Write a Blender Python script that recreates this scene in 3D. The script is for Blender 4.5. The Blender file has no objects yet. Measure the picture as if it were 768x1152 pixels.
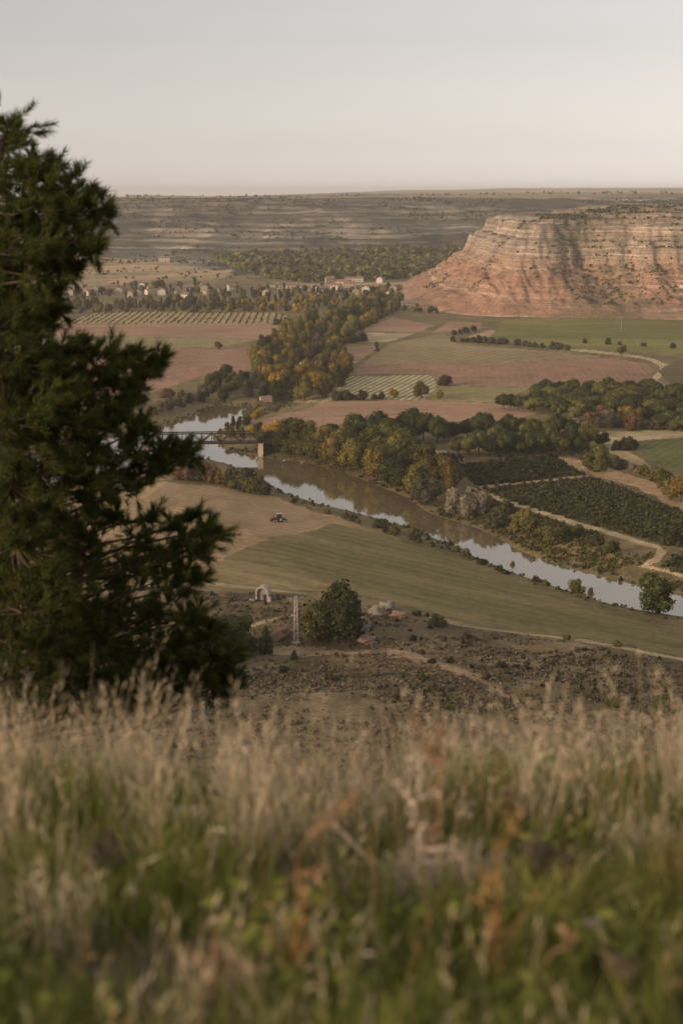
import bpy, math, random
import numpy as np
R = math.radians
rnd = random.Random(7)
rs = np.random.RandomState(11)
scene = bpy.context.scene
COL = scene.collection

# ------------------------------------------------------------------ camera model
CAMZ = 105.0
PITCH = R(12.75)
FPX = 1600.0
CP, SP = math.cos(PITCH), math.sin(PITCH)

def ray(u, v):
    a = (u - 384.0) / FPX; b = (576.0 - v) / FPX
    return a, CP + b * SP, -SP + b * CP
def on_level(u, v, z=0.0):
    a, f, w = ray(u, v)
    t = (z - CAMZ) / w
    return a * t, f * t
def seen_at(x, y, z):
    f = y * CP - (z - CAMZ) * SP
    w = y * SP + (z - CAMZ) * CP
    return 384 + FPX * x / f, 576 - FPX * w / f

# ------------------------------------------------------------------ noise / polygons
class Noise:
    def __init__(s, seed):
        s.t = np.random.RandomState(seed).rand(256, 256)
    def at(s, x, y):
        xi = np.floor(x).astype(np.int64); yi = np.floor(y).astype(np.int64)
        fx = x - xi; fy = y - yi
        fx = fx * fx * (3 - 2 * fx); fy = fy * fy * (3 - 2 * fy)
        a = s.t[xi & 255, yi & 255]; b = s.t[(xi + 1) & 255, yi & 255]
        c = s.t[xi & 255, (yi + 1) & 255]; d = s.t[(xi + 1) & 255, (yi + 1) & 255]
        return ((a * (1 - fx) + b * fx) * (1 - fy) + (c * (1 - fx) + d * fx) * fy) * 2 - 1
    def fbm(s, x, y, n=4):
        r = 0; a = 1.0; f = 1.0; t = 0
        for k in range(n):
            r = r + a * s.at(x * f + 17.3 * k, y * f + 5.1 * k); t += a
            a *= .5; f *= 2.03
        return r / t
N1, N2, N3 = Noise(1), Noise(2), Noise(3)

def inside(poly, x, y):
    r = np.zeros(np.shape(x), bool)
    n = len(poly)
    for i in range(n):
        x1, y1 = poly[i]; x2, y2 = poly[(i + 1) % n]
        if y1 == y2: continue
        c = (y1 > y) != (y2 > y)
        r ^= c & (x < (x2 - x1) * (y - y1) / (y2 - y1) + x1)
    return r
def edge_dist(poly, x, y, closed=True):
    d = np.full(np.shape(x), 1e12)
    n = len(poly)
    for i in range(n if closed else n - 1):
        x1, y1 = poly[i]; x2, y2 = poly[(i + 1) % n]
        dx, dy = x2 - x1, y2 - y1
        L = dx * dx + dy * dy + 1e-9
        t = np.clip(((x - x1) * dx + (y - y1) * dy) / L, 0, 1)
        d = np.minimum(d, (x - x1 - t * dx) ** 2 + (y - y1 - t * dy) ** 2)
    return np.sqrt(d)
def sstep(a, b, x):
    t = np.clip((x - a) / (b - a), 0, 1)
    return t * t * (3 - 2 * t)

# ------------------------------------------------------------------ river outline (water level 0)
RIV_PX = [(960,722),(768,671),(713,658),(653,643),(611,630),(581,618),(562,606),(532,592),(484,578),(458,560),(410,540),
 (379,529),(347,521),(297,514),(268,509),(250,504),(241,496),(240,489),(257,479),(280,472),(299,466),(318,452),(329,437),(332,418),
 (336,400),(352,385),(385,366),(425,350),(440,338),(449,338),(440,352),(398,372),(362,392),(341,402),(338,420),(334,440),
 (318,458),(305,464),(290,460),(270,457),(250,456),(228,464),(200,474),(160,486),(90,500),(0,520),(-120,545),
 (-120,600),(0,566),(100,542),(170,526),(215,516),(236,517),(256,522),(293,537),(316,553),(355,566),(394,575),(433,586),(460,593),
 (496,609),(542,630),(581,646),(636,664),(683,679),(718,686),(768,694),(960,742)]
RIV = [on_level(u, v) for u, v in RIV_PX]
_sh = [on_level(u, v) for u, v in [(-400,690),(-120,560),(100,525),(236,510),(300,527),(355,545),(433,567),(496,592),(542,615),(611,640),(683,665),(768,682),(960,730),(1500,860)]]
SX = np.array([p[0] for p in _sh]); SY = np.array([p[1] for p in _sh])

_hy = np.array([-900,-120,-60,-25,-10,0,2.5,5,8,20,50,100,150,200,240,265,290,330,380,500,700,3000.])
_hz = np.array([118,116,112,107,104.9,103.75,103.45,102.75,101.3,95.0,81,58.5,39.5,23.5,15.5,11.5,9.4,7.8,7.0,6.2,6,6])
_dy = np.linspace(-900, 3000, 39001)
_dz = np.interp(_dy, _hy, _hz)
_far = np.convolve(np.pad(_dz, 100, mode='edge'), np.ones(201) / 201, 'valid')
_near = np.convolve(np.pad(_dz, 6, mode='edge'), np.ones(13) / 13, 'valid')
_w = sstep(15, 45, _dy)
_dz = _near * (1 - _w) + _far * _w
def hill(y): return np.interp(y, _dy, _dz)
_fy = np.array([1500,1640,1760,1950,2060,2150,2270,2390,2480,2560,3000,4200,5500,7000,9500,14000.])
_fz = np.array([0,1.0,2.5,5,9,20,42,63,80,88,90,91.5,93,95,98,100.])

def H(x, y):
    x = np.asarray(x, float); y = np.asarray(y, float)
    sd = edge_dist(RIV, x, y); ins = inside(RIV, x, y)
    yr = np.interp(x, SX, SY)
    south = sstep(0, 25, yr - y)
    up = hill(y) + N1.fbm(x / 38, y / 30) * 1.5 * sstep(330, 270, y) * sstep(60, 120, y) \
        + N2.fbm(x / 9, y / 9) * .45 * sstep(320, 280, y) * sstep(60, 120, y)
    up = up + 7 * sstep(-16, -60, x) * sstep(170, 215, y) * sstep(300, 255, y)
    plain = 2.6 + N1.fbm(x / 120, y / 120) * .7
    land = plain * (1 - south) + up * south
    bank = .06 + .115 * sd + 1.2 * sstep(8, 20, sd) * (1 - south)
    z = np.minimum(land, bank)
    z = np.where(ins, -np.minimum(sd * .25, 1.6), z)
    t = np.interp(y, _fy, _fz)
    _unused = sstep(1700, 2200, y) * sstep(5200, 2900, y)
    yy = y + N2.fbm(x / 420, y / 900, 3) * 190 * sstep(1700, 2150, y) - (.5 - np.abs(N3.fbm(x / 250 + 7, y / 900, 4)) * 2) * 100 * sstep(1900, 2200, y)
    t = np.interp(yy, _fy, _fz)
    t = t + (N1.fbm(x / 170, y / 150, 4) * 11 ) * sstep(1950, 2200, y) * sstep(2850, 2500, y)
    led = 7.5
    t = t + 5 * N3.fbm(x / 260, y / 500, 3) * sstep(2000, 2150, y) * sstep(2700, 2500, y)
    q = t / led + .5 * N2.fbm(x / 500 + 4, y / 500, 2); q = (np.floor(q) + sstep(.30, .72, q - np.floor(q)) - .5 * N2.fbm(x / 500 + 4, y / 500, 2)) * led
    t = t + (q - t) * (.25 + .65 * sstep(-.1, .3, N1.fbm(x / 130 + 3, y / 400, 3))) * sstep(8, 20, t) * sstep(92, 80, t)
    t = t + 30 * sstep(4000, 7500, y) * (N3.fbm(x / 1100, y / 2500, 3) * .6 + .30) * sstep(-900, 500, x)
    t = t + 4 * sstep(2700, 3000, y) * sstep(-400, 900, x)
    t = t - np.maximum(y - 2650, 0) * .0056 * (1 - sstep(-.16, .22, x / np.maximum(y, 1)))
    return z + np.where(y < 2650, np.maximum(t, 0), t)

_my = np.concatenate([np.linspace(60, 1600, 3080), np.linspace(1601, 12000, 3200)])
_cache = {}
def hit(u, v):
    k = (u, v)
    if k in _cache: return _cache[k]
    a, f, w = ray(u, v)
    t = _my / f
    z = CAMZ + w * t
    h = H(a * t, _my)
    i = np.argmax(z < h)
    if not (z < h).any(): i = len(_my) - 1
    if i > 0:
        g0 = z[i-1] - h[i-1]; g1 = z[i] - h[i]
        m = g0 / (g0 - g1) if g0 != g1 else 0
    else: m = 0
    yy = _my[max(i-1, 0)] * (1 - m) + _my[i] * m
    r = (float(a * yy / f), float(yy), float(CAMZ + w * yy / f))
    _cache[k] = r
    return r
def P(*pts): return [hit(u, v)[:2] for u, v in pts]

# ------------------------------------------------------------------ materials
def new_mat(name):
    m = bpy.data.materials.new(name); m.use_nodes = True
    nt = m.node_tree; b = nt.nodes['Principled BSDF']
    b.inputs['Roughness'].default_value = .9
    b.inputs['Specular IOR Level'].default_value = .15
    return m, nt, b
def ramp(nt, fac, stops):
    r = nt.nodes.new('ShaderNodeValToRGB')
    el = r.color_ramp.elements
    el[0].position, el[0].color = stops[0][0], (*stops[0][1], 1)
    el[1].position, el[1].color = stops[-1][0], (*stops[-1][1], 1)
    for p, c in stops[1:-1]:
        e = el.new(p); e.color = (*c, 1)
    nt.links.new(fac, r.inputs[0]); return r.outputs[0]
def mixc(nt, fac, a, b, mode='MIX'):
    m = nt.nodes.new('ShaderNodeMix'); m.data_type = 'RGBA'; m.blend_type = mode
    for s, v in ((m.inputs[0], fac), (m.inputs[6], a), (m.inputs[7], b)):
        if hasattr(v, 'node'): nt.links.new(v, s)
        elif isinstance(v, (tuple, list)): s.default_value = (*v, 1)
        else: s.default_value = v
    return m.outputs[2]
def math_(nt, op, a, b=None, c=None):
    m = nt.nodes.new('ShaderNodeMath'); m.operation = op
    for i, v in enumerate((a, b, c)):
        if v is None: continue
        if hasattr(v, 'node'): nt.links.new(v, m.inputs[i])
        else: m.inputs[i].default_value = v
    return m.outputs[0]
def position(nt, scale=(1,1,1), rot=0.0, obj=False):
    if obj:
        g = nt.nodes.new('ShaderNodeTexCoord').outputs['Object']
    else:
        g = nt.nodes.new('ShaderNodeNewGeometry').outputs['Position']
    m = nt.nodes.new('ShaderNodeMapping'); m.vector_type = 'POINT'
    if rot:
        m0 = nt.nodes.new('ShaderNodeMapping'); m0.inputs['Rotation'].default_value = (0, 0, rot)
        nt.links.new(g, m0.inputs[0]); g = m0.outputs[0]
    m.inputs['Scale'].default_value = scale
    nt.links.new(g, m.inputs[0]); return m.outputs[0]
def noise(nt, vec, scale, detail=5, rough=.55, dist=0.0):
    n = nt.nodes.new('ShaderNodeTexNoise')
    n.inputs['Scale'].default_value = scale; n.inputs['Detail'].default_value = detail
    n.inputs['Roughness'].default_value = rough; n.inputs['Distortion'].default_value = dist
    nt.links.new(vec, n.inputs['Vector']); return n.outputs[0]
def bump(nt, b, h, strength, dist):
    n = nt.nodes.new('ShaderNodeBump'); n.inputs['Strength'].default_value = strength
    n.inputs['Distance'].default_value = dist
    nt.links.new(h, n.inputs['Height']); nt.links.new(n.outputs[0], b.inputs['Normal'])

def soil(name, c1, c2, c3=None, big=.02, fine=.35, stripe=None, bmp=.5, stretch=(1,1,1), rot=0.0, wob=.6):
    """Two or three natural tones in large soft patches, fine grain, optional crop rows (angle, spacing, colour, amount)."""
    m, nt, b = new_mat(name)
    c1, c2, c3 = [None if c is None else (c[0], c[1] * .98, c[2] * .80) for c in (c1, c2, c3)]
    if stripe: stripe = (stripe[0], stripe[1], (stripe[2][0], stripe[2][1] * .98, stripe[2][2] * .8), stripe[3])
    p = position(nt, stretch, rot)
    a = noise(nt, p, big, 6, .6, .6)
    st = [(.36, c1), (.62, c2)] if c3 is None else [(.32, c1), (.5, c2), (.68, c3)]
    col = ramp(nt, a, st)
    f = noise(nt, position(nt), fine, 6, .65)
    fr = ramp(nt, f, [(.3, (.62,.62,.62)), (.7, (1.35,1.35,1.35))])
    col = mixc(nt, .75, col, fr, 'MULTIPLY')
    md = noise(nt, p, max(big * 5, .06), 4, .6, 1.5)
    col = mixc(nt, .9, col, ramp(nt, md, [(.35, (.74,.75,.72)), (.65, (1.2,1.19,1.22))]), 'MULTIPLY')
    if stripe:
        ang, sp, sc, amt = stripe
        w = nt.nodes.new('ShaderNodeTexWave'); w.wave_type = 'BANDS'; w.bands_direction = 'X'
        w.inputs['Scale'].default_value = 1.0 / sp * math.pi / 10 * 1.0
        w.inputs['Distortion'].default_value = wob; w.inputs['Detail'].default_value = 2
        w.inputs['Detail Scale'].default_value = .4
        nt.links.new(position(nt, (1,1,1), ang), w.inputs['Vector'])
        s = ramp(nt, w.outputs[0], [(.35, (0,0,0)), (.65, (1,1,1))])
        s2 = math_(nt, 'MULTIPLY', s, math_(nt, 'MULTIPLY', f, 2 * amt))
        col = mixc(nt, s2, col, sc)
    nt.links.new(col, b.inputs['Base Color'])
    bump(nt, b, f, bmp, .5)
    return m

def leafy(name, cols, trans=.25, patch=.35, objrand=.5):
    """Leaves: each leaf its own tone (random per island), soft patches, and a tone per plant."""
    m, nt, b = new_mat(name)
    g = nt.nodes.new('ShaderNodeNewGeometry'); oi = nt.nodes.new('ShaderNodeObjectInfo')
    n = noise(nt, position(nt, obj=True), patch, 2)
    f = math_(nt, 'MULTIPLY_ADD', g.outputs['Random Per Island'], .42, 0.02)
    f = math_(nt, 'ADD', f, math_(nt, 'MULTIPLY', n, .55))
    f = math_(nt, 'ADD', f, math_(nt, 'MULTIPLY_ADD', oi.outputs['Random'], objrand, -objrand / 2))
    k = len(cols)
    col = ramp(nt, f, [(.12 + .76 * i / (k - 1), c) for i, c in enumerate(cols)])
    nt.links.new(col, b.inputs['Base Color'])
    b.inputs['Roughness'].default_value = .75
    if trans:
        t = nt.nodes.new('ShaderNodeBsdfTranslucent'); nt.links.new(col, t.inputs[0])
        mx = nt.nodes.new('ShaderNodeMixShader'); mx.inputs[0].default_value = trans
        nt.links.new(b.outputs[0], mx.inputs[1]); nt.links.new(t.outputs[0], mx.inputs[2])
        nt.links.new(mx.outputs[0], nt.nodes['Material Output'].inputs[0])
    return m

def plain(name, c, c2=None, scale=1.5, rough=.85, metal=0.0, bmp=.2, obj=True):
    m, nt, b = new_mat(name)
    c2 = c2 or tuple(v * .65 for v in c)
    n = noise(nt, position(nt, obj=obj), scale, 6, .65)
    nt.links.new(ramp(nt, n, [(.3, c2), (.65, c)]), b.inputs['Base Color'])
    b.inputs['Roughness'].default_value = rough; b.inputs['Metallic'].default_value = metal
    if bmp: bump(nt, b, n, bmp, .05)
    return m

M = {}
M['bark'] = plain('bark', (.11,.075,.05), (.04,.028,.02), 6)
M['pale_bark'] = plain('pale_bark', (.22,.18,.13), (.1,.08,.06), 4)
M['pine'] = leafy('pine_foliage', [(.013,.017,.005),(.032,.038,.010),(.095,.095,.024)], .1)
M['pine_olive'] = leafy('pine_olive_foliage', [(.022,.026,.008),(.062,.064,.016),(.14,.13,.03)], .1)
M['green'] = leafy('green_foliage', [(.018,.021,.007),(.055,.055,.014),(.15,.13,.03)])
M['olive'] = leafy('olive_foliage', [(.04,.038,.012),(.11,.095,.024),(.20,.165,.04)])
M['autumn'] = leafy('autumn_foliage', [(.055,.043,.014),(.15,.105,.026),(.27,.18,.036)])
M['yellow'] = leafy('yellow_foliage', [(.09,.065,.014),(.22,.145,.025),(.36,.22,.035)])
M['russet'] = leafy('russet_foliage', [(.06,.035,.022),(.13,.072,.042),(.20,.11,.06)])
M['grey'] = leafy('grey_foliage', [(.08,.065,.045),(.17,.145,.10),(.26,.22,.155)])
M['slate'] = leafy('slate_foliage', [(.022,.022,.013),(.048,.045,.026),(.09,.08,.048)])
M['vine'] = leafy('vine_foliage', [(.018,.022,.008),(.036,.04,.014),(.065,.06,.02)], .15)
M['scrub'] = leafy('scrub_foliage', [(.045,.034,.025),(.10,.076,.05),(.19,.15,.10)], .05)
M['scrubgreen'] = leafy('scrub_green_foliage', [(.03,.033,.013),(.065,.062,.024),(.11,.095,.04)], .1)

# ------------------------------------------------------------------ mesh helpers
def mesh_from(name, V, F, mat=None, smooth=False):
    me = bpy.data.meshes.new(name)
    V = np.asarray(V, np.float32)
    if isinstance(F, np.ndarray):
        n, k = F.shape
        me.vertices.add(len(V)); me.vertices.foreach_set('co', V.ravel())
        me.loops.add(n * k); me.loops.foreach_set('vertex_index', F.astype(np.int32).ravel())
        me.polygons.add(n); me.polygons.foreach_set('loop_start', np.arange(0, n * k, k, dtype=np.int32))
        me.update(calc_edges=True)
    else:
        me.from_pydata(V.tolist(), [], F)
    if smooth: me.polygons.foreach_set('use_smooth', np.ones(len(me.polygons), bool))
    if mat: me.materials.append(mat)
    me.update()
    return me
def link(name, me, parent=None, loc=(0,0,0), rot=(0,0,0), sc=(1,1,1)):
    o = bpy.data.objects.new(name, me); COL.objects.link(o)
    o.location = loc; o.rotation_euler = rot; o.scale = sc
    if parent: o.parent = parent
    return o
def tag(o, label=None, cat=None, group=None, kind=None):
    if label: o['label'] = label
    if cat: o['category'] = cat
    if group: o['group'] = group
    if kind: o['kind'] = kind
    return o
class MB:
    def __init__(s): s.V = []; s.F = []
    def add(s, V, F):
        k = len(s.V); s.V.extend([tuple(map(float, v)) for v in V]); s.F.extend([tuple(i + k for i in f) for f in F]); return s
    def box(s, c, size, rz=0.0, top=1.0):
        hx, hy, hz = size[0] / 2, size[1] / 2, size[2] / 2
        V = []
        for sz in (-1, 1):
            q = top if sz > 0 else 1
            for sx, sy in ((-1,-1),(1,-1),(1,1),(-1,1)):
                x, y = sx * hx * q, sy * hy * q
                V.append((c[0] + x * math.cos(rz) - y * math.sin(rz), c[1] + x * math.sin(rz) + y * math.cos(rz), c[2] + sz * hz))
        return s.add(V, [(3,2,1,0),(4,5,6,7),(0,1,5,4),(1,2,6,5),(2,3,7,6),(3,0,4,7)])
    def tube(s, pts, rad, n=6, cap=True):
        pts = [np.array(p, float) for p in pts]
        if not hasattr(rad, '__len__'): rad = [rad] * len(pts)
        V = []
        for i, p in enumerate(pts):
            d = pts[min(i + 1, len(pts) - 1)] - pts[max(i - 1, 0)]
            d /= np.linalg.norm(d) + 1e-9
            a = np.cross(d, (0, 0, 1) if abs(d[2]) < .9 else (1, 0, 0)); a /= np.linalg.norm(a)
            b = np.cross(d, a)
            for k in range(n):
                t = 2 * math.pi * k / n
                V.append(p + rad[i] * (math.cos(t) * a + math.sin(t) * b))
        F = []
        for i in range(len(pts) - 1):
            for k in range(n):
                F.append((i*n + k, i*n + (k+1) % n, (i+1)*n + (k+1) % n, (i+1)*n + k))
        if cap:
            F.append(tuple(range(n))[::-1]); F.append(tuple((len(pts)-1)*n + k for k in range(n)))
        return s.add(V, F)
    def mesh(s, name, mat=None, smooth=False): return mesh_from(name, np.array(s.V), s.F, mat, smooth)
    def build(s, name, mat=None, parent=None, smooth=False, loc=(0,0,0), rot=(0,0,0)):
        return link(name, s.mesh(name, mat, smooth), parent, loc, rot)

def ico(sub):
    import bmesh
    bm = bmesh.new(); bmesh.ops.create_icosphere(bm, subdivisions=sub, radius=1)
    V = np.array([v.co[:] for v in bm.verts]); F = np.array([[v.index for v in f.verts] for f in bm.faces]); bm.free()
    return V, F
ICO1, ICO2, ICO3 = ico(1), ico(2), ico(3)

def quads(C, Nn, L, W, rng):
    """rhombic leaves at C with normals Nn"""
    n = len(C)
    r = rng.normal(size=(n, 3)); a = np.cross(Nn, r); a /= np.linalg.norm(a, axis=1)[:, None] + 1e-9
    b = np.cross(Nn, a); b /= np.linalg.norm(b, axis=1)[:, None] + 1e-9
    L = np.asarray(L).reshape(-1, 1); W = np.asarray(W).reshape(-1, 1)
    V = np.stack([C - a * L, C - b * W + a * L * .1, C + a * L, C + b * W + a * L * .1], 1).reshape(-1, 3)
    F = np.arange(4 * n).reshape(n, 4)
    return V, F

def crown(name, lobes, leaves, size, seed, core=.8, mat=None, droop=.25):
    rng = np.random.RandomState(seed)
    lob = np.array(lobes, float)
    area = (lob[:, 3] * lob[:, 4] + lob[:, 3] * lob[:, 5]); pr = area / area.sum()
    idx = rng.choice(len(lob), leaves, p=pr)
    d = rng.normal(size=(leaves, 3)); d /= np.linalg.norm(d, axis=1)[:, None]
    rr = 1.08 - np.abs(rng.normal(size=leaves)) * .16
    rr *= 1 + .14 * np.sin(d[:, 0] * 7 + idx * 2.1) * np.cos(d[:, 1] * 6 + d[:, 2] * 5 + idx)
    C = lob[idx, :3] + d * rr[:, None] * lob[idx, 3:6]
    Nn = d + rng.normal(size=(leaves, 3)) * .55; Nn[:, 2] += droop
    Nn /= np.linalg.norm(Nn, axis=1)[:, None]
    s = size * (.6 + .8 * rng.rand(leaves))
    V, F = quads(C, Nn, s, s * .6, rng)
    F4 = F; VV = [V]; k = len(V); FF = []
    for j, l in enumerate(lob):
        iv, f = ICO1 if min(l[3:6]) < 1.2 else ICO2
        w = 1 + .22 * np.sin(iv[:, 0] * 5 + j) * np.cos(iv[:, 1] * 4 + iv[:, 2] * 6 + j * 1.7)
        VV.append(l[:3] + iv * w[:, None] * l[3:6] * core); FF.append(f + k); k += len(iv)
    V = np.concatenate(VV); T = np.concatenate(FF)
    me = bpy.data.meshes.new(name)
    nq, ntri = len(F4), len(T)
    me.vertices.add(len(V)); me.vertices.foreach_set('co', V.astype(np.float32).ravel())
    loops = np.concatenate([F4.ravel(), T.ravel()]).astype(np.int32)
    me.loops.add(len(loops)); me.loops.foreach_set('vertex_index', loops)
    st = np.concatenate([np.arange(nq) * 4, nq * 4 + np.arange(ntri) * 3]).astype(np.int32)
    me.polygons.add(nq + ntri); me.polygons.foreach_set('loop_start', st)
    me.update(calc_edges=True)
    if mat: me.materials.append(mat)
    return me

def trunk_mesh(name, h, r, lobes, seed, mat, nlimb=5):
    q = random.Random(seed); mb = MB()
    bend = [(q.uniform(-.1,.1) * h * t, q.uniform(-.1,.1) * h * t, h * t) for t in (0, .33, .66, 1)]
    bend[0] = (0, 0, -.5)
    mb.tube(bend, [r * 1.25, r, r * .8, r * .4], 7)
    for l in q.sample(lobes, min(nlimb, len(lobes))):
        s = bend[2] if q.random() < .6 else bend[1]
        mid = ((s[0] + l[0]) / 2, (s[1] + l[1]) / 2, (s[2] + l[2]) / 2 - .2)
        mb.tube([s, mid, l[:3]], [r * .5, r * .36, r * .15], 5)
    return mb.mesh(name, mat, True)

# ------------------------------------------------------------------ labelled crowds
PENDING = {}
ORD = ['first','second','third','fourth','fifth','sixth','seventh','eighth','ninth','tenth','eleventh','twelfth','thirteenth','fourteenth','fifteenth','sixteenth',
       'seventeenth','eighteenth','nineteenth','twentieth']
def later(o, look, place, cat, group):
    PENDING.setdefault((look, place, cat, group), []).append(o)
def label_all():
    for (look, place, cat, group), L in PENDING.items():
        L.sort(key=lambda o: o.location.y)
        rows = max(1, math.ceil(len(L) / 14)); per = math.ceil(len(L) / rows)
        for r in range(rows):
            row = sorted(L[r * per:(r + 1) * per], key=lambda o: seen_at(*o.location)[0])
            where = '' if rows == 1 else (', front row' if r == 0 else ', back row' if r == rows - 1 else f', {ORD[r]} row')
            for i, o in enumerate(row):
                if len(L) == 1: lab = f'{look} {place}'
                else: lab = f'{ORD[i]} from left{where}: {look} {place}'
                lab = lab.strip()
                if len(lab.replace(':', '').split()) > 16: print('LONG', lab)
                tag(o, lab, cat, group if len(L) > 1 or group else None)

# ------------------------------------------------------------------ tree kinds
def lobes_round(w, h, base, n, seed, squash=1.0):
    q = random.Random(seed); L = []
    for i in range(n):
        t = q.random(); a = q.uniform(0, 2 * math.pi)
        zz = base + (h - base) * (.12 + .72 * t)
        rr = w / 2 * math.sqrt(max(.05, 1 - ((t - .42) / .68) ** 2)) * q.uniform(.25, .72)
        s = w * q.uniform(.17, .27)
        L.append((rr * math.cos(a), rr * math.sin(a), zz, s, s, s * squash * q.uniform(.8, 1.1)))
    L.append((0, 0, base + (h - base) * .5, w * .28, w * .28, (h - base) * .36))
    return L
def lobes_umbrella(w, h, thick, n, seed):
    q = random.Random(seed); L = []
    for i in range(n):
        a = q.uniform(0, 2 * math.pi); rr = w / 2 * math.sqrt(q.random()) * .74
        s = w * q.uniform(.16, .23)
        top = h - thick * .30 - (rr / (w / 2)) ** 2 * thick * .55 - q.uniform(0, .12) * thick
        L.append((rr * math.cos(a), rr * math.sin(a), top, s, s, thick * q.uniform(.24, .34)))
    L.append((0, 0, h - thick * .5, w * .33, w * .33, thick * .42))
    return L
KIND = {}
for v in range(4):
    L = lobes_round(9, 10, 1.0, 13, 20 + v); KIND['broad', v] = (crown('crown', L, 2600, .36, 40 + v, .74), trunk_mesh('trunk', 6, .28, L, v, M['bark']), M['bark'])
    L = lobes_umbrella(9.8, 9.2, 7.6, 18, 60 + v); KIND['umbrella', v] = (crown('crown', L, 3000, .3, 80 + v, .84), trunk_mesh('trunk', 5.6, .26, L, 9 + v, M['bark']), M['bark'])
    L = lobes_round(4.6, 12, .8, 13, 100 + v); KIND['column', v] = (crown('crown', L, 2000, .32, 120 + v, .7), trunk_mesh('trunk', 8, .2, L, 19 + v, M['pale_bark']), M['pale_bark'])
    L = lobes_round(5.2, 3.6, -.3, 15, 140 + v); L = [(a, b, c * (.6 + .5 * ((i * 7 + v) % 5) / 4), d * .8, e * .8, f * .8) for i, (a, b, c, d, e, f) in enumerate(L)]; KIND['shrub', v] = (crown('foliage', L, 1700, .2, 160 + v, .68), None, None)
    L = lobes_round(9, 9.5, 1.0, 9, 180 + v); KIND['distant', v] = (crown('crown', L, 420, .62, 200 + v, .84), trunk_mesh('trunk', 5, .3, L, 29 + v, M['bark'], 2), M['bark'])
    L = [(math.cos(a) * r, math.sin(a) * r, z, s, s, s * 1.1) for z, r, s in ((.9,.8,.9),(1.6,.6,.9),(2.6,.4,.8),(3.6,.2,.6),(4.4,0,.4)) for a in (v, v + 2.1, v + 4.2)]
    KIND['cone', v] = (crown('crown', L, 1500, .2, 220 + v, .75), trunk_mesh('trunk', 4, .12, L, 39 + v, M['bark'], 2), M['bark'])
NAMES = dict(broad='broadleaf_tree', umbrella='umbrella_pine', column='poplar_tree', distant='valley_tree', cone='young_conifer', shrub='shrub')
CROWN_COPY = {}
def plant(kind, x, y, s, matkey, look, place, cat, group, sz=None, name=None, z=None):
    v = rnd.randrange(4)
    cm, tm, _ = KIND[kind, v]
    if z is None: z = float(H(np.array([x]), np.array([y]))[0])
    rz = rnd.uniform(0, 6.28)
    sc = (s * rnd.uniform(.85, 1.18), s * rnd.uniform(.85, 1.18), (sz or s) * rnd.uniform(.82, 1.2)); tilt = (rnd.uniform(-.06, .06), rnd.uniform(-.06, .06))
    key = (cm.name, matkey)
    if key not in CROWN_COPY:
        c = cm.copy(); c.materials.clear(); c.materials.append(M[matkey]); CROWN_COPY[key] = c
    c = CROWN_COPY[key]
    if tm is None:
        o = link(name or NAMES[kind], c, None, (x, y, z - .15), (*tilt, rz), sc)
    else:
        o = link(name or NAMES[kind], None, None, (x, y, z - .1), (*tilt, rz), sc)
        link('trunk', tm, o); link('crown', c, o)
    later(o, look, place, cat, group)
    return o
def scatter(poly, n, mind, seed, avoid_river=3.0):
    q = np.random.RandomState(seed)
    xs = [p[0] for p in poly]; ys = [p[1] for p in poly]
    X = q.uniform(min(xs), max(xs), 6000); Y = q.uniform(min(ys), max(ys), 6000)
    ok = inside(poly, X, Y)
    X, Y = X[ok], Y[ok]
    if avoid_river is not None:
        ok = ~inside(RIV, X, Y) & (edge_dist(RIV, X, Y) > avoid_river); X, Y = X[ok], Y[ok]
    out = []
    for x, y in zip(X, Y):
        if all((x - a) ** 2 + (y - b) ** 2 > mind * mind for a, b in out):
            out.append((x, y))
            if len(out) >= n: break
    return out

# ------------------------------------------------------------------ the ground, cut into fields
LINE = lambda pts, w: pts
FIELDS = []   # name, polygon(s), material, warp
def field(name, px, mat, warp=1.0): FIELDS.append((name, P(*px), mat, warp))
TANSOIL = (.235,.165,.115)
M['base'] = soil('valley_scrub', (.085,.070,.036), (.135,.105,.06), (.19,.145,.09), .03, .4)
M['scrubland'] = soil('scrubland_soil', (.085,.062,.042), (.15,.11,.072), (.25,.185,.125), .05, .9, bmp=.9)
M['tan'] = soil('tan_stubble', (.24,.165,.11), (.31,.22,.15), None, .012, .5, (R(118), 4.2, (.20,.14,.09), .4), stretch=(1,.5,1))
M['olivefield'] = soil('olive_stubble', (.082,.080,.036), (.13,.112,.054), (.22,.165,.10), .03, .5, (R(125), 5.5, (.22,.165,.10), .22), stretch=(.22,1.6,1), rot=R(35), wob=5)
M['red'] = soil('red_plough', (.18,.102,.085), (.25,.15,.122), None, .008, .5, (R(5), 4, (.30,.18,.13), .2))
M['red2'] = soil('red_brown_plough', (.21,.125,.10), (.29,.185,.15), None, .01, .5, (R(85), 5, (.32,.20,.15), .25), stretch=(.4,1,1))
M['pinkish'] = soil('pink_soil', (.31,.20,.145), (.38,.26,.19), None, .015, .5)
M['pale'] = soil('pale_soil', (.27,.21,.145), (.34,.27,.195), None, .015, .4)
M['greyolive'] = soil('grey_olive_crop', (.20,.15,.095), (.26,.20,.13), None, .012, .5, (R(28), 6.5, (.15,.125,.07), .5))
M['lavender'] = soil('lavender_rows', (.33,.29,.21), (.40,.35,.26), None, .02, .5, (R(17), 3.5, (.12,.11,.06), .8))
M['yellowgreen'] = soil('yellow_green_crop', (.19,.165,.085), (.25,.21,.12), None, .03, .5, (R(88), 4.5, (.13,.12,.06), .4))
M['meadow'] = soil('meadow_green', (.090,.098,.030), (.135,.135,.045), (.19,.165,.07), .012, .3, (R(86), 22, (.16,.14,.06), .3), stretch=(.35,1,1))
M['meadow2'] = soil('young_crop_green', (.07,.082,.026), (.11,.112,.04), None, .02, .4, (R(30), 4, (.15,.13,.06), .3))
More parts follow.
